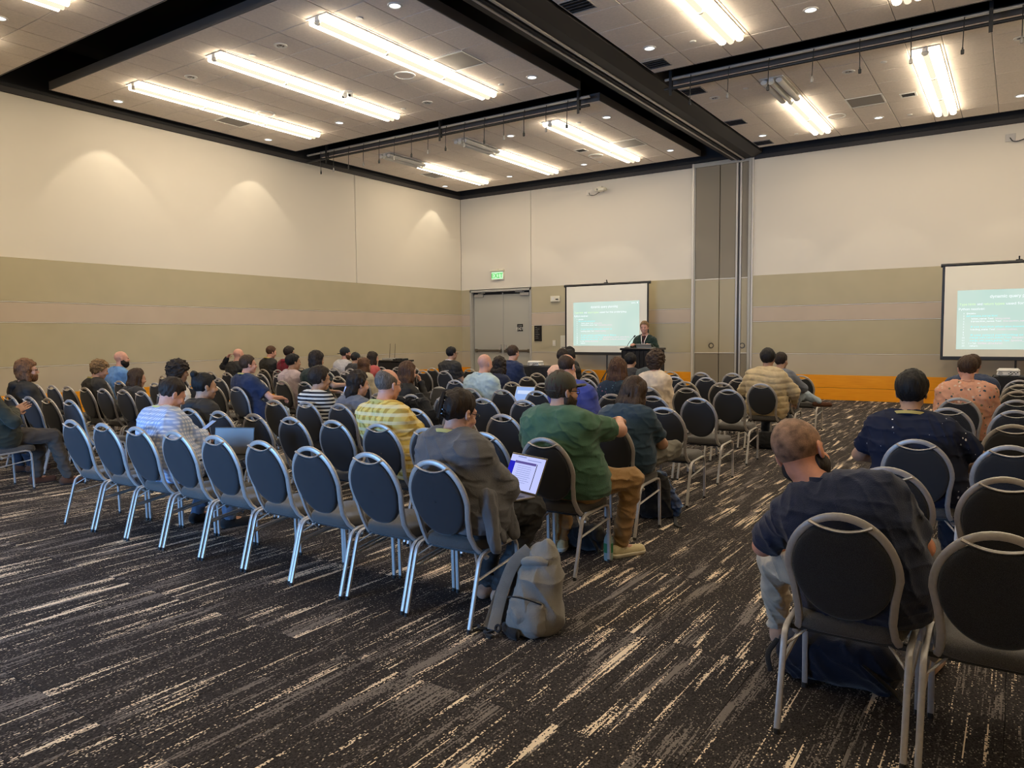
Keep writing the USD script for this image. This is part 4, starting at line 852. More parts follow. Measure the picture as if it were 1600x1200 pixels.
    for an, tip, td in toes:
        S = Sdf_(); heel = an - td * .045 + V3(0, 0, tip[2] - an[2] + .008); S.c(heel + V3(0, 0, .0), tip + td * .02, .043, .038, .02).c(an + V3(0, 0, -.01), heel + td * .03 + V3(0, 0, .02), .046, .042, .02)
        zf = tip[2] - .033; so = S.mesh(h, None, [lambda P_: zf - P_[:, 2]])
        sho = obj('shoe', so, M.get(shoes) or cloth(shoes, COL[shoes]), t, smooth=True)
        if shoes == 'shoe_cream':
            S2 = Sdf_(); S2.c(heel + V3(0, 0, -.012), tip + td * .022 + V3(0, 0, -.004), .047, .041, .02); obj('sole', S2.mesh(h * .8, None, [lambda P_: zf - .004 - P_[:, 2], lambda P_: P_[:, 2] - zf - .030]), cloth('sole', (.72, .66, .52)), sho, smooth=True)
    # ---- top
    S = Sdf_(); inf = loose + (.02 if puff else 0); torso(S, inf); torso(S, inf + .014, 0., .26); S.c(sp(.93), N + V3(0, .002, -.026), .068, .054 * (.6 + .4 * b) + inf * .3, .03)
    for i, (a, e, w_) in enumerate(AR):
        ub = .6 + .4 * b; r0, r1, r2 = .056 * ub + inf, .047 * ub + inf, .033 + inf * .8
        S.c(sp(.83), a, .07, r0, .05)
        if sleeve <= .5: q = sleeve / .5; S.c(a, a + (e - a) * q, r0, r0 + (r1 - r0) * q + .006, .035)
        else: S.c(a, e, r0, r1, .035).c(e, e + (w_ - e) * min(1., (sleeve - .5) / .5) * .97, r1, r2, .025)
    hz = hem if hem is not None else (.80 if stand else P[2] - .105)
    d1, d2 = fold(.007 * folds, 9, 9, 11, seed), crease(.010 * folds, 8.5, seed); dsp = lambda P_: d1(P_) + d2(P_)
    if puff:
        d0 = dsp; dsp = lambda P_: d0(P_) * .6 + .013 * (1 - np.abs(np.sin((P_[:, 2] + .02 * np.sin(P_[:, 0] * 9)) * PI / .085))) ** 2
    cuts = [lambda P_: hz - P_[:, 2]]
    for i, (a, e, w_) in enumerate(AR):
        if sleeve <= .5:
            q = a + (e - a) * (sleeve / .5); u = (e - a) / np.linalg.norm(e - a); o = sp(.6)
            cuts.append(lambda P_, q=q, u=u: np.where(np.linalg.norm(P_ - q, axis=1) < .11, (P_ - q) @ u, -1))
    topm = M.get(top) or cloth(top, COL[top])
    tp = obj('jacket' if (puff or lapel) else 'hoodie' if hood else 'shirt', S.mesh(h * 1.05, dsp, cuts), topm, t, smooth=True)
    nb = N + V3(0, .008, .0)
    def ringpath(rx, ry, zb, zf, a0=0., a1=2 * PI, n=28, c=nb):
        a = np.linspace(a0, a1, n); return np.c_[c[0] + rx * np.sin(a), c[1] - ry * np.cos(a), c[2] + zf + (zb - zf) * (1 + np.cos(a)) / 2]
    ns = .6 + .4 * b
    if collar:
        pth = ringpath(.073 * ns, .072 * ns, .036, .0, -2.5, 2.5); obj('collar', tube(pth, .017, .006, 8, ref=(0, 0, 1), sq=.7) if False else band(pth, .034, .008, nb), M.get(collar) or topm if collar is True else (M.get(collar) or cloth(collar, COL[collar])), tp, smooth=True)
    if hood:
        S = Sdf_(); pth = ringpath(.098, .098, .0, -.03, -2.2, 2.2, 14)
        for a, c in zip(pth[:-1], pth[1:]): S.c(a, c, .036, None, .03)
        S.c(nb + V3(0, -.11, -.02), nb + V3(0, -.135, -.12), .05, .03, .04); obj('hood', S.mesh(h * 1.1, fold(.010, 20, 20, 20, seed + 1)), topm, tp, smooth=True)
    if lanyard:
        pth = ringpath(.082 * ns + (.006 if collar else 0), .080 * ns + (.006 if collar else 0), .056, .0, -2.3, 2.3); ch = sp(.55) + V3(0, rd(.55) + inf + .02, 0)
        ly = obj('lanyard', band(pth, .020, .004, nb), cloth('lanyard_' + lanyard, COL['lanyard_' + lanyard], 0.), t, smooth=True)
        obj('strap', cat(*[tube([pth[q], pth[q] + (ch + V3(0, 0, .05) - pth[q]) * .5 + V3(0, .05, 0), ch], .010, .002, 6, ref=(0, 1, 0)) for q in (0, -1)]), cloth('lanyard_' + lanyard, COL['lanyard_' + lanyard], 0.), ly)
        obj('badge', box(ch[0] - .045, ch[0] + .045, ch[1], ch[1] + .004, ch[2] - .13, ch[2], .002), 'white', ly)
    if lapel:
        for s in (-1, 1): obj('lapel', tube([nb + V3(s * .075, .02, .02), sp(.75) + V3(s * .075, rd(.75) + .018, 0), sp(.4) + V3(s * .012, rd(.4) + .02, 0)], .026, .006, 8, ref=(0, 1, 0)), topm, tp, smooth=True)
    # ---- hair, beard, cap, glasses
    hh = .0055 if dist < 5.8 else .007 if dist < 9.8 else .0095
    if hs != 'bald': hair(t, hs, hc, H, R, hk, hh, seed, N)
    toq = lambda P_: (P_ - H) @ R / hk
    if beard:
        S = Sdf_(); S.e(hw(0, .030, -.046), V3(.077, .081, .084) * hk, R); S.c(hw(-.049, .004, -.058), hw(0, .064, -.098), .036 * hk, None, .02).c(hw(.047, .008, -.062), hw(0, .064, -.098), .036 * hk, None, .02)
        if beard[1]: S.c(hw(0, .06, -.10), hw(0, .058, -.13), .036 * hk, .02 * hk, .03)
        obj('beard', S.mesh(hh, lambda P_: .004 * (meshkit.fbm(toq(P_) * 70, 2, seed) - .5), [lambda P_: (toq(P_)[:, 2] - np.interp(toq(P_)[:, 1], [-.02, .02, .06, .10], [-.01, -.018, -.05, -.052])) * hk, lambda P_: (-.02 - toq(P_)[:, 1]) * hk]), hair_mat(beard[0]), t, smooth=True)
    if cap:
        cm = M.get(cap[0]) or cloth(cap[0], COL[cap[0]]); back = -1 if cap[1] == 'back' else 1
        S = Sdf_(); S.e(hw(0, -.014, .046), V3(.091, .111, .092) * hk, R); cp = obj('cap', S.mesh(hh, None, [lambda P_: (np.interp(toq(P_)[:, 1], [-.1, .1], [-.012, .036]) - toq(P_)[:, 2]) * hk]), cm, t, smooth=True)
        a = np.linspace(-1.05, 1.05, 13); V, F = [], []
        for r_, zz in ((0., .0), (.035, .010), (.075, .014)):
            V += [hw(.088 * math.sin(q) * (1 - r_ * 1.2), back * (.095 * math.cos(q) + r_ * (.55 + .6 * math.cos(q))), (.034 if back > 0 else -.004) + zz - .012 * (math.sin(q) ** 2)) for q in a]
        V = np.array(V); up_ = R @ V3(0, 0, .005); VV = np.vstack([V + up_, V - up_]); n_ = len(a); o_ = len(V)
        for r_ in range(2):
            for j in range(n_ - 1): p, q = r_ * n_ + j, r_ * n_ + j + 1; F += [[p, q, q + n_], [p, q + n_, p + n_], [p + o_, q + n_ + o_, q + o_], [p + o_, p + n_ + o_, q + n_ + o_]]
        for j in range(n_ - 1): p = 2 * n_ + j; F += [[p, p + 1, p + 1 + o_], [p, p + 1 + o_, p + o_]]
        obj('brim', trimesh.Trimesh(VV, F, process=False), cm, cp, smooth=40); obj('button', trimesh.creation.icosphere(1, .009).apply_translation(hw(0, -.014, .139)), cm, cp, smooth=True)
        obj('strap', tube([hw(.088 * math.sin(q), -back * .106 * math.cos(q) - .010, .004 if back > 0 else .03) for q in np.linspace(-.8, .8, 9)], .010, .003, 6, ref=R @ V3(0, 0, 1)), cm, cp)
    if glasses:
        fr = [cat(*[tube([hw(s * .033 + .023 * math.cos(q), .104, .0 + .017 * math.sin(q)) for q in np.linspace(0, 2 * PI, 17)], .0022, n=5) for s in (-1, 1)], tube([hw(-.010, .107, .003), hw(.010, .107, .003)], .0022, n=5),
                  *[tube([hw(s * .056, .102, .004), hw(s * .076, .07, .004), hw(s * .083, .0, .003), hw(s * .083, -.012, -.012)], .0024, n=5) for s in (-1, 1)])]
        obj('glasses', fr[0], 'cap', t)
    if extra: extra(t, tp, hw, sp, R, AR, topm)
    return t
def legs_lifted(LG): return any(l[2][2] > .16 for l in LG)
def band(pth, width, thick, c):
    """upright ribbon along a path round the neck"""
    V, F = [], []; n = len(pth)
    for p in pth:
        o = V3(p[0] - c[0], p[1] - c[1], 0); o /= np.linalg.norm(o) + 1e-9
        for du, dz in ((0, 0), (thick, 0), (thick * .4, width), (-thick * .6, width)): V.append(p + o * du + V3(0, 0, dz - width / 2))
    for i in range(n - 1):
        for j in range(4): p, q = i * 4 + j, i * 4 + (j + 1) % 4; F += [[p, q, q + 4], [p, q + 4, p + 4]]
    F += [[0, 3, 2], [0, 2, 1]]; e = 4 * (n - 1); F += [[e, e + 1, e + 2], [e, e + 2, e + 3]]
    return trimesh.Trimesh(V, F, process=False)
#MARK4
COL = {'navy': (.016, .022, .048), 'navyblue': (.018, .030, .075), 'jeans': (.075, .105, .16), 'palejeans': (.30, .36, .42), 'darkjeans': (.020, .026, .042), 'black': (.011, .011, .012), 'charcoal': (.035, .034, .036), 'greyknit': (.105, .103, .108), 'greytee': (.13, .145, .185),
       'green': (.052, .118, .070), 'darkgreen': (.014, .026, .022), 'jacketgreen': (.018, .036, .028), 'teal': (.020, .042, .066), 'tan': (.30, .175, .070), 'khaki': (.44, .38, .29), 'cargo': (.155, .145, .12), 'brownpants': (.060, .050, .042), 'skyblue': (.12, .26, .52), 'paleblue': (.42, .53, .56), 'white': (.68, .68, .72), 'lilac': (.52, .42, .44),
       'maroon': (.16, .012, .022), 'royal': (.055, .075, .32), 'peach': (.72, .46, .36), 'cream': (.68, .56, .43), 'beige': (.40, .35, .25), 'redtop': (.42, .09, .09), 'puffer': (.52, .41, .24), 'olivecap': (.060, .054, .034), 'darkcap': (.020, .026, .030), 'vest': (.035, .050, .095), 'greyblue': (.06, .075, .08), 'olivejacket': (.030, .032, .022),
       'shoe_dark': (.015, .014, .014), 'shoe_brown': (.10, .042, .022), 'shoe_cream': (.58, .50, .30), 'shoe_tan': (.42, .26, .18), 'shoe_grey': (.12, .115, .11), 'lanyard_yellow': (.62, .50, .16), 'lanyard_white': (.75, .68, .66)}
W_, B_ = (.62, .62, .60), (.018, .02, .028)
M['stripe'] = stripes('stripe', W_, B_, .040, .5)
M['gingham'] = plaid('gingham', (.62, .64, .70), (.26, .33, .52), (.26, .33, .52), .030, .030, .5, .5)
M['plaid'] = plaid('plaid', (.66, .50, .14), (.36, .21, .03), (.72, .63, .38), .062, .062, .42, .42)
M['floral_dark'] = floral('floral_dark', (.018, .032, .055), [(.45, .12, .20), (.08, .16, .22), (.50, .30, .34), (.03, .10, .12)], 26., .46)
M['floral_peach'] = floral('floral_peach', (.58, .30, .20), [(.60, .45, .34), (.05, .08, .10), (.62, .24, .14), (.20, .18, .10), (.66, .5, .4)], 24., .56)
M['print_navy'] = floral('print_navy', (.012, .017, .040), [(.62, .62, .64), (.35, .36, .42)], 17., .36)
M['print_white'] = floral('print_white', (.50, .48, .48), [(.16, .15, .17), (.3, .28, .28)], 30., .34)

def clip31(t, tp, hw, sp, R, AR, m):
    c = hw(-.006, -.136, .012)
    for s in (-1, 1):
        obj('hair_clip', cat(*[tube(smooth_path([c + R @ V3(s * .006, .004, .062 - q * .03), c + R @ V3(s * .022, .002, .052 - q * .025), c + R @ V3(s * .034, .022, .046 - q * .025)], 4), .006, .005, 6) for q in range(5)], tube([c + R @ V3(s * .006, 0, .075), c + R @ V3(s * .010, -.006, .0), c + R @ V3(s * .006, 0, -.075)], .009, n=8)), 'gloss', t)
def hem31(t, tp, hw, sp, R, AR, m):
    clip31(t, tp, hw, sp, R, AR, m)
    S = Sdf_()
    for a, b in (((.20, .24, .74), (.27, .24, .47)), ((.24, .16, .72), (.30, .15, .44)), ((.22, .32, .70), (.30, .34, .48))): S.c(a, b, .05, .035, .04)
    obj('cardigan_hem', S.mesh(.008, fold(.016, 30, 30, 6, 5)), m, tp, smooth=True)
def backprint(sz, dz, w=.12, hgt=.012, graphic=False):
    def f(t, tp, hw, sp, R, AR, m):
        c = sp(.72); y = c[1] - .135
        if graphic:
            for (dx, dz_, w_, h_) in ((0, 0, .09, .03), (.02, .035, .06, .03), (-.02, -.03, .05, .025), (.03, -.04, .04, .02)): obj('print', box(c[0] + dx - w_ / 2, c[0] + dx + w_ / 2, y - .012, y + .02, c[2] + dz_ - .08, c[2] + dz_ + h_ - .08, .006), cloth('print_gold', (.5, .36, .12)) if dx else cloth('print_pale', (.6, .6, .58)), tp)
        else: obj('print', box(c[0] - w / 2, c[0] + w / 2, y - .006, y + .02, c[2] + dz, c[2] + dz + hgt, .003), cloth('print_pale', (.6, .6, .58)), tp)
    return f
def seat(k, i): return ROWS[k][i]
C_, L_, R_ = (lambda n, i: ROWS[('C', n)][i]), (lambda n, i: ROWS[('L', n)][i]), (lambda n, i: ROWS[('R', n)][i])

# ---- rear rows, near the camera
person('woman in grey cardigan with black claw clip in brown hair, yellow lanyard and open laptop', C_(1, 0), (-.03, .27, 1.160), -.20, -.30, 0, 1.32, 1.03, 'fair', 'updo', 'dark', 'greyknit', 1., None, 'black', 'shoe_tan', hem=.50, neck=(-.05, .215, 1.015), pel=(.02, .285, .58), twist=-.10, tilt=.02,
       arms={'R': ((.245, .34, .735), (.10, .56, .70)), 'L': ((-.345, .32, .76), (-.10, .55, .70))}, legs=[((-.09, .66, .535), (-.02, .52, .10), (.2, 0)), ((.20, .70, .54), (.09, .50, .10), (-.1, 0))], lanyard='yellow', glasses=True, female=True, extra=hem31, res=.007, mid=(-.01, .225, .80), loose=.016)
person('man in green t-shirt and olive cap with beard, one arm on the chair ahead', C_(2, 0), (-.026, .26, 1.215), -.50, -.05, 0, 1.50, 1.04, 'fair', 'short', 'brown', 'green', .36, None, 'tan', 'shoe_cream', hem=.50, pel=(.01, .29, .59), neck=(-.035, .205, 1.06), twist=-.12,
       arms={'R': ((.27, .56, .93), (.12, .86, .965)), 'L': ((-.36, .35, .80), (-.12, .56, .72))}, legs=[((-.22, .62, .55), (-.20, .56, .10), (-.25, 0)), ((.345, .60, .585), (.245, .625, .10), (.53, 0))], beard=('brown', False), glasses=True, cap=('olivecap', 'front'), res=.007, loose=.018)
person('person in teal polo with long brown hair sitting hunched, one ankle on the knee', C_(3, 0), (.016, .45, 1.112), -.25, -.30, 0, 1.22, 1.05, 'tan', 'longman', 'brown', 'teal', .36, True, 'cargo', 'shoe_grey', pel=(0, .29, .58), neck=(.01, .36, .965), twist=-.05, mid=(0, .26, .78),
       arms={'R': ((.25, .48, .70), (.10, .66, .68)), 'L': ((-.25, .50, .70), (-.04, .66, .66))}, legs=[((-.16, .72, .53), (-.15, .74, .10), (-.1, 0)), ((.245, .72, .62), (-.02, .80, .60), (-1.2, 0))], res=.0075)
person('man in navy polo with shaved balding head leaning sideways, hand at bearded chin', R_(1, 0), (-.222, .285, 1.10), -.28, -.12, -.33, 1.26, 1.18, 'ruddy', 'buzz', 'stubble', 'navy', .40, True, 'khaki', 'shoe_tan', hem=.46, pel=(.03, .27, .575), neck=(-.105, .235, .965), mid=(.01, .20, .77), twist=-.14, tilt=-.34,
       arms={'L': ((-.42, .46, .62), (-.26, .66, .60)), 'R': ((.235, .36, .74), (-.03, .45, .895))}, hands={'R': ((-.55, -.10, .75), (-.6, -.5, -.2)), 'L': ((.6, .5, -.2), (0, 0, -1))}, legs=[((-.42, .66, .50), (-.46, .92, .10), (-.25, 0)), ((.18, .66, .52), (.22, .86, .10), (.2, 0))], beard=('dark', False), res=.006, loose=.014)
person('man in gingham blue and white shirt with dark hair bent over a phone', C_(1, 6), (-.165, .38, 1.145), -.18, -.50, 0, 1.22, 1.03, 'pink', 'neat', 'dark', 'gingham', 1., True, 'jeans', 'shoe_dark', pel=(0, .28, .575), neck=(-.15, .30, 1.0), mid=(-.05, .22, .8),
       arms={'L': ((-.44, .40, .80), (-.30, .66, .78)), 'R': ((.10, .46, .76), (-.19, .65, .79))}, legs=[((-.12, .70, .53), (-.30, .66, .10), (-.1, 0)), ((.13, .70, .53), (.10, .70, .10), (.3, 0))], lanyard='yellow', res=.0075)
person('man in navy shirt printed with small white sprigs, black hair and yellow lanyard', R_(3, 0), (-.065, .28, 1.205), .0, -.06, 0, 1.42, 1.06, 'tan', 'thick', 'black', 'print_navy', .36, True, 'darkjeans', 'shoe_dark', pel=(0, .28, .58), lanyard='yellow',
       arms={'L': ((-.385, .34, .75), (-.20, .54, .68)), 'R': ((.365, .36, .76), (.22, .52, .66))}, res=.007)
person('man in yellow plaid shirt with bald crown and grey fringe, mid row', C_(2, 3), (-.11, .22, 1.213), -.12, -.10, 0, 1.28, 1.04, 'pink', 'fringe', 'grey', 'plaid', .9, True, 'tan', 'shoe_brown', glasses=True, lanyard='yellow', arms={'R': ((.20, .34, .76), (.16, .56, .82)), 'L': ((-.36, .3, .76), (-.10, .52, .68))}, res=.0075)
# ---- middle block
person('woman in black hoodie with gold back print and small top bun', C_(2, 8), (-.112, .25, 1.115), -.28, -.05, 0, 1.1, 1.06, 'tan', 'bun', 'black', 'black', 1., None, 'black', hood=True, female=True, extra=backprint(0, 0, graphic=True))
person('man in black and white striped shirt with short dark hair and glasses', C_(3, 7), (-.075, .24, 1.15), -.30, -.05, 0, 1.0, 1.02, 'tan', 'thick', 'dark', 'stripe', .36, None, 'palejeans', glasses=True)
person('person with dark mullet hair in grey blue t-shirt behind the striped shirt man', C_(3, 6), (-.036, .28, 1.105), -.30, -.08, 0, .95, 1.02, 'fair', 'mullet', 'dark', 'greytee', .36, None, 'jeans')
person('woman in black with long light brown hair resting her chin on her hand', C_(4, 7), (.141, .35, 1.155), -.15, -.10, 0, 1.0, 1.02, 'fair', 'long', 'chest', 'black', 1., None, 'black', female=True, arms={'R': ((.30, .52, .76), (.22, .50, 1.02)), 'L': ((-.2, .4, .74), (.05, .55, .66))}, hands={'R': ((-.2, -.1, .9), (-.7, -.5, .1))})
person('bald man in pale blue shirt in the middle block', C_(5, 6), (.027, .28, 1.235), -.10, -.08, 0, 1.25, 1.04, 'pink', 'bald', 'grey', 'paleblue', .36, True, 'jeans')
person('woman with long dark curly hair next to the bald man in pale blue', C_(6, 7), (.088, .30, 1.147), .0, -.08, 0, 1.05, 1.04, 'tan', 'longcurly', 'dark', 'navy', 1., None, 'black', female=True)
person('man in navy sweater with short brown hair before the double doors', C_(7, 8), (.043, .30, 1.305), -.15, -.05, 0, 1.1, 1.02, 'fair', 'short', 'brown', 'navyblue', 1., True, 'darkjeans')
person('person with black hair and black top sitting in front of the left projector', C_(8, 7), (.009, .25, 1.204), .05, -.05, 0, 1.0, 1.02, 'tan', 'thick', 'black', 'black', 1., None, 'black')
person('woman in peach top with dark hair tied up, behind the green t-shirt man', C_(7, 6), (-.021, .25, 1.25), .0, -.05, 0, 1.15, 1.02, 'tan', 'updo', 'dark', 'peach', 1., None, 'jeans', female=True)
person('woman in black with long black hair in the front row, left of the screen', C_(9, 7), (.008, .25, 1.237), .0, -.05, 0, 1.0, 1.02, 'tan', 'long', 'black', 'black', 1., None, 'black', female=True)
person('balding man in royal blue shirt half hidden by the olive cap', C_(4, 2), (-.176, .30, 1.275), .05, -.10, 0, 1.3, 1.04, 'pink', 'fringe', 'brown', 'royal', .9, None, 'jeans', pel=(.02, .28, .58), neck=(-.09, .22, 1.09))
person('woman in dark floral blouse with half-up wavy brown hair', C_(5, 2), (-.043, .25, 1.197), .08, -.05, 0, 1.15, 1.04, 'fair', 'halfup', 'chest', 'floral_dark', .9, None, 'black', female=True)
person('dark haired person in charcoal jacket sitting just left of the lectern', C_(8, 5), (.129, .30, 1.15), -.1, -.05, 0, 1.1, 1.02, 'tan', 'thick', 'black', 'charcoal', 1., None, 'black')
person('person in cream sweater with big curly brown hair before the lectern', C_(6, 2), (.003, .25, 1.245), .0, -.05, 0, 1.1, 1.03, 'fair', 'bigcurly', 'brown', 'cream', 1., None, 'jeans', female=True)
person('person in grey blue top mostly hidden behind the curly haired person', C_(8, 4), (-.02, .30, 1.16), .0, -.05, 0, 1.1, 1.0, 'fair', 'short', 'brown', 'greyblue', 1., None, 'black')
person('man in cream quilted puffer jacket with black hair at the aisle', C_(7, 0), (.003, .30, 1.255), -.05, -.05, 0, 1.30, 1.05, 'tan', 'thick', 'black', 'puffer', 1., True, 'darkjeans', puff=True, hem=.40, arms={'R': ((.34, .36, .80), (.30, .56, .66)), 'L': ((-.34, .34, .80), (-.12, .54, .68))})
person('man in blue denim with short dark hair, legs crossed, beyond the puffer jacket', C_(8, 0), (-.041, .30, 1.182), -.35, -.05, 0, 1.1, 1.03, 'tan', 'short', 'dark', 'greytee', 1., None, 'palejeans', 'shoe_brown', legs=[((-.02, .72, .53), (-.05, .72, .10), (0, 0)), ((.20, .66, .66), (.44, .60, .56), (1.2, 0))], arms={'R': ((.28, .34, .78), (.22, .58, .72)), 'L': ((-.25, .34, .76), (0, .52, .68))})
# ---- right block
person('man in peach floral shirt with brown hair in the right block', R_(6, 0), (.051, .30, 1.215), .30, -.05, 0, 1.42, 1.05, 'pink', 'short', 'brown', 'floral_peach', .36, True, 'darkjeans')
person('man in navy vest over white sleeves hidden behind the peach floral shirt', R_(7, 0), (.035, .30, 1.20), .0, -.05, 0, 1.45, 1.0, 'fair', 'short', 'brown', 'vest', .12, None, 'darkjeans', extra=lambda t, tp, hw, sp, R, AR, m: [obj('shirt_sleeve', Sdf_().c(a + (sp(.85) - a) * .2, a, .064, .070).c(a, e, .070, .06).mesh(.012), cloth('white', COL['white']), t, smooth=True) for a, e, w in AR])
# ---- block along the side wall
person('man with long wavy auburn hair, glasses and black hooded jacket', L_(2, 3), (-.149, .24, 1.212), -.42, .02, 0, 1.15, 1.08, 'fair', 'wavybob', 'auburn', 'black', 1., None, 'darkjeans', hood=True, glasses=True, beard=('auburn', False))
person('person with sandy curly hair in black sweater and yellow lanyard looking down', L_(3, 4), (-.176, .28, 1.155), -.30, -.28, 0, .95, 1.02, 'fair', 'curly', 'sandy', 'black', 1., None, 'jeans', lanyard='yellow')
person('bald man with full dark beard in sky blue shirt near the side wall', L_(4, 7), (.03, .30, 1.268), -.42, .0, 0, 1.15, 1.04, 'pink', 'bald', 'dark', 'skyblue', .9, True, 'jeans', beard=('dark', True))
person('woman with long brown hair bent low in the side block', L_(3, 2), (-.09, .25, 1.06), -.15, -.15, 0, .95, 1.0, 'fair', 'long', 'brown', 'charcoal', 1., None, 'black', female=True)
person('woman in white blouse with gathered dark curly hair', L_(3, 0), (-.065, .25, 1.165), -.35, -.08, 0, 1.05, 1.05, 'brown', 'bigcurly', 'dark', 'white', .9, None, 'jeans', female=True)
person('bald man in black rubbing the back of his head with one hand', L_(6, 7), (-.011, .28, 1.262), -.1, -.15, 0, 1.1, 1.03, 'pink', 'bald', 'dark', 'black', 1., None, 'jeans', arms={'L': ((-.34, .14, 1.02), (-.17, .12, 1.20)), 'R': ((.26, .34, .76), (.1, .5, .66))}, hands={'L': ((.55, .25, .75), (.7, .3, -.6))})
person('man in navy polo with brown hair and yellow lanyard in profile', L_(4, 0), (-.092, .25, 1.222), -.38, .0, 0, 1.22, 1.04, 'pink', 'short', 'brown', 'navyblue', .36, True, 'palejeans', lanyard='yellow', extra=backprint(0, -.02, .11, .014), arms={'R': ((.30, .32, .76), (.22, .56, .74)), 'L': ((-.3, .32, .76), (-.1, .5, .68))})
person('man in black polo with short auburn hair by the side wall, head bowed', L_(7, 8), (-.045, .26, 1.283), -.25, -.2, 0, 1.12, 1.03, 'pink', 'short', 'chest', 'black', .36, True, 'jeans', lanyard='yellow')
person('dark haired person in maroon hoodie behind the woman in lilac', L_(7, 7), (.018, .28, 1.272), -.2, -.1, 0, 1.1, 1.03, 'tan', 'thick', 'dark', 'maroon', 1., None, 'jeans', hood=True)
person('woman in pale lilac top with black hair in a low bun', L_(5, 1), (-.009, .24, 1.21), -.3, -.05, 0, 1.05, 1.02, 'tan', 'updo', 'black', 'lilac', .9, None, 'jeans', female=True)
person('person with dark bobbed hair in dark green shirt holding a lit tablet', L_(5, 0), (-.011, .24, 1.25), -.05, -.08, 0, 1.1, 1.06, 'tan', 'wavybob', 'dark', 'darkgreen', .36, None, 'palejeans', arms={'R': ((.29, .30, .86), (.36, .52, .86)), 'L': ((-.25, .34, .76), (.16, .52, .74))})
person('bearded man in white patterned shirt with backwards dark cap', L_(8, 6), (.057, .30, 1.238), -.40, .03, 0, 1.15, 1.04, 'pink', 'short', 'dark', 'print_white', .36, True, 'jeans', beard=('chest', False), cap=('darkcap', 'back'))
person('person in dark cap sitting beside the man with the backwards cap', L_(8, 5), (-.144, .30, 1.13), -.2, -.1, 0, 1.0, 1.0, 'tan', 'short', 'dark', 'charcoal', 1., None, 'black', cap=('darkcap', 'front'))
person('woman in beige top with long straight brown hair in the side block', L_(6, 0), (-.118, .22, 1.10), -.05, -.05, 0, 1.05, 1.03, 'fair', 'long', 'chest', 'beige', 1., None, 'black', female=True)
person('woman in red top with long dark hair beyond the beige top', L_(7, 2), (.007, .25, 1.178), -.3, -.08, 0, 1.0, 1.02, 'fair', 'long', 'dark', 'redtop', .45, None, 'jeans', female=True)
person('man in black t-shirt with short black hair and glasses near the wall corner', L_(8, 0), (-.005, .25, 1.258), -.25, .0, 0, 1.15, 1.03, 'tan', 'short', 'black', 'black', .36, None, 'jeans', glasses=True, lanyard='white', extra=backprint(0, -.02, .16, .012))
# ---- people cut off by the frame on the side of the room
person('clapping man in olive jacket, grey trousers and brown shoes at the picture edge', L_(1, 0), (-.10, .20, 1.24), -.3, 0, 0, 1.15, 1.0, 'fair', 'short', 'brown', 'olivejacket', 1., None, 'brownpants', 'shoe_brown', arms={'L': ((-.28, .30, .76), (-.02, .42, .84)), 'R': ((.30, .28, .74), (.04, .40, .83))},
       hands={'L': ((.15, .75, .35), (.8, 0, -.2)), 'R': ((-.05, .75, .35), (-.8, 0, -.2))}, curl=.15, legs=[((-.12, .70, .53), (-.05, .62, .10), (0, 0)), ((.15, .72, .535), (.27, .80, .10), (.05, 0))], lanyard='white', res=.009)
# ---- the speaker behind the lectern
person('speaker in dark green jacket with fair brown hair and white lanyard behind the lectern', (-6.72, 15.10), (.0, .08, 1.755), .12, -.05, 0, 1.12, 1.08, 'pink', 'short', 'sandy', 'jacketgreen', 1., None, 'darkjeans', pel=(0, 0, .97), stand=True, hem=.80, lapel=True, lanyard='white', arms={'L': ((-.31, .06, 1.20), (-.20, .28, 1.375)), 'R': ((.31, .06, 1.20), (.20, .28, 1.375))},
       mid=(0, .0, 1.25), res=.010, rz=PI + .10, extra=lambda t, tp, hw, sp, R, AR, m: obj('tee', tube([sp(.96) + V3(0, .07, .02), sp(.75) + V3(0, .115, 0), sp(.5) + V3(0, .118, 0)], .045, .02, 10, ref=(0, 1, 0)), cloth('tee_maroon', (.05, .015, .02)), t, smooth=True))
#MARK5

# ---------------------------------------------------------------- things the audience carries
def laptop(name, loc, rz, w, d, open_, label, bg, k=1., dark=False, content=None, body='silver', cat_='laptop'):
    t = thing(name, loc, rz, label=label, category=cat_)
    obj('keyboard_base', box(-w / 2, w / 2, 0, d, 0, .014, .004), body, t)
    ang = open_ - PI / 2
    lift = lambda m: xf(xf(m, rx=-ang), (0, d, .014))
    lid = obj('lid', lift(box(-w / 2, w / 2, 0, .007, 0, d, .003)), body, t)
    obj('screen', lift(box(-w / 2 + .008, w / 2 - .008, -.001, .0, .012, d - .010)), bg if isinstance(bg, UsdShade.Material) else emit('lit_' + bg[0], bg[1], k), lid)
    if content:
        for u0, u1, v0, v1, c in content: obj('screen_content', lift(box(-w / 2 + .008 + u0 * (w - .016), -w / 2 + .008 + u1 * (w - .016), -.0018, -.0006, .012 + (1 - v1) * (d - .022), .012 + (1 - v0) * (d - .022))), c, lid)
    for q in range(4): obj('key_row', box(-w / 2 + .03, w / 2 - .03, d * .40 + q * .022, d * .40 + q * .022 + .017, .0135, .0155, .0006), 'cap', t)
    obj('trackpad', box(-.055, .055, .02, d * .36, .0135, .0145), body, t)
    return t
bl, gr, pur = emit('page_blue', lin(40, 40, 190), 1.), emit('page_line', lin(140, 150, 205), 1.), emit('page_bar', lin(95, 85, 150), 1.)
page = [(.0, .16, .20, .75, bl), (.16, .78, .17, .24, pur), (.80, .815, .18, .93, M['cap'])] + [(.26, .26 + .5 * random.uniform(.7, 1.), .30 + .06 * q, .312 + .06 * q, gr) for q in range(9)] + [(.2, .45, .03, .06, gr), (.5, .9, .09, .11, gr)]
laptop('laptop', (-2.585, 3.535, .632), -.32, .345, .235, 1.98, 'open laptop with bright lilac page on the lap of the woman in grey', ('lilac', lin(190, 197, 252)), 1.05, content=page, body='darksteel')
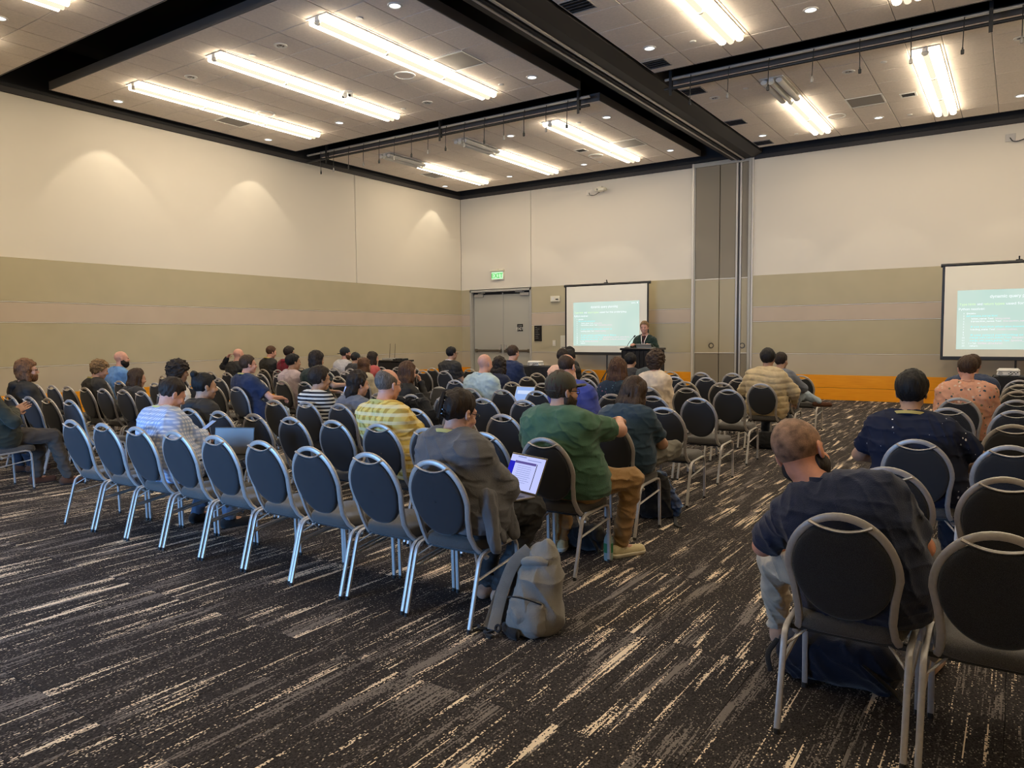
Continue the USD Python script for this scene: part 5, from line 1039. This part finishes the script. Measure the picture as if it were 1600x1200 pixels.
laptop('laptop', (-5.02, 3.42, .66), .5, .33, .22, 1.75, 'open laptop with blank grey screen behind the rear row of chairs', plain('screen_off', (.11, .10, .088), .35), body='cap')
laptop('laptop', (-5.50, 8.10, .70), -.1, .32, .22, 1.95, 'small laptop with pale blue page in front of the bald man in pale blue', ('blue', lin(150, 180, 235)), 1., content=[(.1, .9, .25, .5, emit('page_white', lin(205, 220, 250), 1.))])
laptop('laptop', (-6.02, 6.98, .72), -.1, .33, .22, 1.9, 'dark laptop behind the black jacket hung over a chair', plain('screen_dark', (.012, .013, .02), .25), body='cap')
tb = thing('tablet', (-8.66, 8.14, .66), -.15, label='lit tablet with a pale blue page held by the person in dark green', category='tablet')
tl = lambda m: xf(m, rx=-.35)
obj('case', tl(box(-.10, .10, 0, .008, 0, .26, .003)), 'cap', tb); obj('screen', tl(box(-.093, .093, -.001, 0, .008, .252)), emit('lit_tablet', lin(165, 190, 245), 1.), tb)
for q in range(7): obj('screen_content', tl(box(-.07, .02 + .01 * (q % 4), -.0018, -.0006, .04 + q * .028, .046 + q * .028)), gr, tb)
ph = thing('phone', (-5.83, 3.80, .80), -.1, label='phone with a pale screen in the hands of the man in gingham', category='phone')
obj('case', xf(box(-.038, .038, 0, .009, 0, .15, .004), rx=-1.0), 'cap', ph); obj('screen', xf(box(-.034, .034, -.001, 0, .006, .144), rx=-1.0), emit('lit_phone', lin(140, 165, 215), 1.), ph)
# black jacket hung on a chair back
jk = thing('jacket', (-5.87, 6.55, 0), label='black jacket hung over a chair back in the middle block', category='jacket')
S = Sdf_(); S.c((-.20, .0, .84), (.20, .02, .84), .05, None, .03).c((-.19, -.02, .82), (-.21, -.05, .50), .05, .04, .04).c((.19, .0, .82), (.30, -.05, .58), .05, .045, .04).c((-.1, .03, .86), (.12, .03, .88), .045, None, .03).c((-.1, -.045, .75), (.12, -.045, .62), .04, .04, .04)
obj('shell', S.mesh(.011, crease(.02, 8., 3)), cloth('jacket_black', COL['black']), jk, smooth=True); obj('sleeve', Sdf_().c((.20, -.03, .84), (.36, -.06, .70), .055, .05).c((.36, -.06, .70), (.40, -.02, .55), .05, .04).mesh(.011, crease(.02, 8., 6)), cloth('jacket_black', COL['black']), jk, smooth=True)

# grey rucksack beside the rear row
bp = thing('backpack', (-2.14, 3.33, 0), -.12, label='slumped grey beige backpack with loose straps beside the rear row of chairs', category='backpack')
gm = cloth('rucksack_grey', (.215, .20, .175), .08, .3, .75); gd = cloth('rucksack_black', (.014, .014, .015))
S = Sdf_(); S.c((-.055, .02, .09), (.055, .02, .09), .095, None, .05).c((-.06, .04, .09), (-.03, .08, .30), .11, .095, .05).c((.06, .02, .10), (.05, .06, .30), .105, .095, .05).c((-.02, .08, .34), (.045, .06, .40), .075, .055, .05).c((.0, .09, .42), (.04, .08, .455), .05, .03, .04)
S.c((.0, -.07, .12), (.03, -.03, .28), .07, .06, .05)
obj('pack_body', S.mesh(.006, lambda P: crease(.014, 5., 4)(P) + fold(.010, 7, 7, 7, 8)(P), [lambda P: .004 - P[:, 2]]), gm, bp, smooth=True)
obj('roll_top', tube(smooth_path([(-.06, .03, .36), (-.01, -.01, .385), (.05, -.005, .395), (.085, .03, .385)], 6), .036, .026, 12), gm, bp, smooth=True)
obj('front_pocket', Sdf_().c((-.03, -.085, .07), (.07, -.065, .07), .066, None, .05).c((-.02, -.075, .15), (.07, -.055, .15), .058, None, .05).mesh(.006, crease(.008, 6., 2), [lambda P: .004 - P[:, 2]]), gm, bp, smooth=True)
obj('pocket_zip', tube(smooth_path([(-.07, -.12, .205), (-.01, -.135, .222), (.06, -.115, .218), (.12, -.065, .19)], 5), .004, n=6), gd, bp)
obj('back_panel', Sdf_().c((-.145, .03, .06), (-.12, .09, .36), .04, .035, .03).c((-.12, -.05, .05), (-.10, .03, .30), .045, .03, .03).mesh(.007, None, [lambda P: .004 - P[:, 2]]), gd, bp, smooth=True)
obj('base_patch', tube([(-.10, -.11, .03), (-.03, -.15, .03), (.03, -.158, .032)], .020, .03, 8), gd, bp, smooth=True)
for k_, pts in enumerate(([(-.04, .03, .44), (-.10, -.03, .36), (-.14, -.075, .22), (-.15, -.115, .10), (-.135, -.165, .02)], [(-.06, .05, .42), (-.135, .0, .32), (-.185, -.06, .18), (-.20, -.105, .07), (-.19, -.15, .012)])):
    st_ = obj('shoulder_strap', tube(smooth_path(pts, 6), (.034, .026)[k_], .009, 8, ref=(.55, -.83, 0), sq=.7), gm, bp, smooth=50)
    e = pts[-1]; obj('strap_end', tube(smooth_path([e, (e[0] - .03, e[1] - .03, .008), (e[0] - .08, e[1] + .01, .006), (e[0] - .10, e[1] - .05, .006)], 5), .010, .003, 6), gd, st_)
obj('buckle', cat(xf(lathe([(.012, -.006), (.022, -.006), (.022, .006), (.012, .006), (.012, -.006)], 16), (-.08, -.185, .05), rx=1.2), box(-.13, -.09, -.235, -.205, .004, .018, .004)), gd, bp)
obj('grab_handle', tube(smooth_path([(-.10, .10, .38), (-.16, .12, .36), (-.17, .10, .30), (-.155, .08, .25)], 5), .010, .005, 8), gd, bp, smooth=True)

def soft_bag(label, loc, rz, prims, m, straps, seed, h=.009, side=None):
    t = thing('backpack', loc, rz, label=label, category='backpack'); S = Sdf_()
    for a, b, r0, r1 in prims: S.c(a, b, r0, r1, .05)
    obj('pack_body', S.mesh(h, lambda P: crease(.016, 8., seed)(P), [lambda P: .003 - P[:, 2]]), m, t, smooth=True)
    for p in straps: obj('strap', tube(smooth_path(p, 5), .016, .005, 8), gd, t, smooth=True)
    if side: obj('front_panel', Sdf_().c(*side[:4], .05).mesh(h, crease(.02, 9., seed + 2), [lambda P: .003 - P[:, 2]]), side[4], t, smooth=True)
    return t
bluebag = mat('cloth_blue_print', {'tc': ('texture_coordinate', {}), 'n': ('noise_texture', dict(scale=9., detail=4., distortion=1.6)), 'r': ('rgb_ramp', {'ramp': [(.35, (.012, .022, .06)), (.52, (.03, .075, .21)), (.60, (.06, .15, .33)), (.66, (.34, .46, .56)), (.72, (.03, .08, .2))]}), 'p': ('principled_bsdf', dict(roughness=.45))}, [('tc.object', 'n.vector'), ('n.fac', 'r.fac'), ('r.color', 'p.base_color')])
soft_bag('black backpack with marbled blue front leaning under the hunched person in teal', (-2.55, 6.02, 0), .1, [((-.08, .0, .10), (-.03, -.04, .34), .10, .08), ((.02, .06, .09), (-.0, .0, .32), .09, .075)], gd, [[(.09, .14, .03), (.14, .04, .01), (.20, -.16, .008), (.27, -.24, .008)]], 4, side=((.08, .12, .09), (.01, .02, .36), .085, .05, bluebag))
soft_bag('black backpack lying under the chair of the man in navy polo', (-.62, 3.50, 0), 0, [((-.19, .08, .10), (.15, .08, .10), .10, .09), ((-.15, .05, .15), (.12, .05, .15), .085, .08)], cloth('bag_midnight', (.010, .013, .026)), [[(-.28, .05, .16), (-.31, .0, .10), (-.29, -.03, .03)], [(.10, -.03, .16), (.22, -.05, .08), (.25, .02, .012)]], 6)
soft_bag('dark bag on the floor under the chair of the man in green', (-2.66, 4.75, 0), 0, [((-.12, .1, .10), (.10, .1, .10), .09, .09)], gd, [[(.1, .02, .14), (.17, .0, .06), (.16, .05, .012)]], 9)
soft_bag('dark bag on the floor under the puffer jacket chair', (-2.86, 10.55, 0), 0, [((-.14, .0, .12), (.12, .0, .12), .11, .11), ((.1, -.04, .16), (.16, -.04, .22), .06, .05)], gd, [[(.15, -.02, .22), (.27, -.04, .12), (.28, .02, .012)]], 11, .012)
bt = thing('water_bottle', (-2.37, 4.70, 0), label='clear plastic water bottle with green label by the foot of the man in green', category='bottle')
obj('bottle', lathe([(0, .002), (.030, .002), (.033, .012), (.033, .14), (.028, .165), (.013, .195), (.013, .205), (0, .205)], 20), plain('clear_plastic', (.32, .42, .40), .15, 0, .6), bt, smooth=40); obj('label_band', lathe([(.0335, .06), (.0342, .062), (.0342, .125), (.0335, .127)], 20), plain('label_green', (.03, .20, .075), .5), bt, smooth=40); obj('bottle_cap', lathe([(0, .222), (.014, .22), (.015, .203), (0, .203)], 16), 'white', bt, smooth=30)
person('person in jeans and brown shoes beside the clapping man, mostly out of frame', (-9.92, 3.2), (-.14, .18, 1.22), -.2, 0, 0, 1.1, 1.0, 'fair', 'short', 'dark', 'charcoal', 1., None, 'darkjeans', 'shoe_brown', legs=[((-.10, .78, .53), (-.05, .86, .10), (0, 0)), ((.13, .80, .53), (.08, .95, .10), (-.1, 0))])
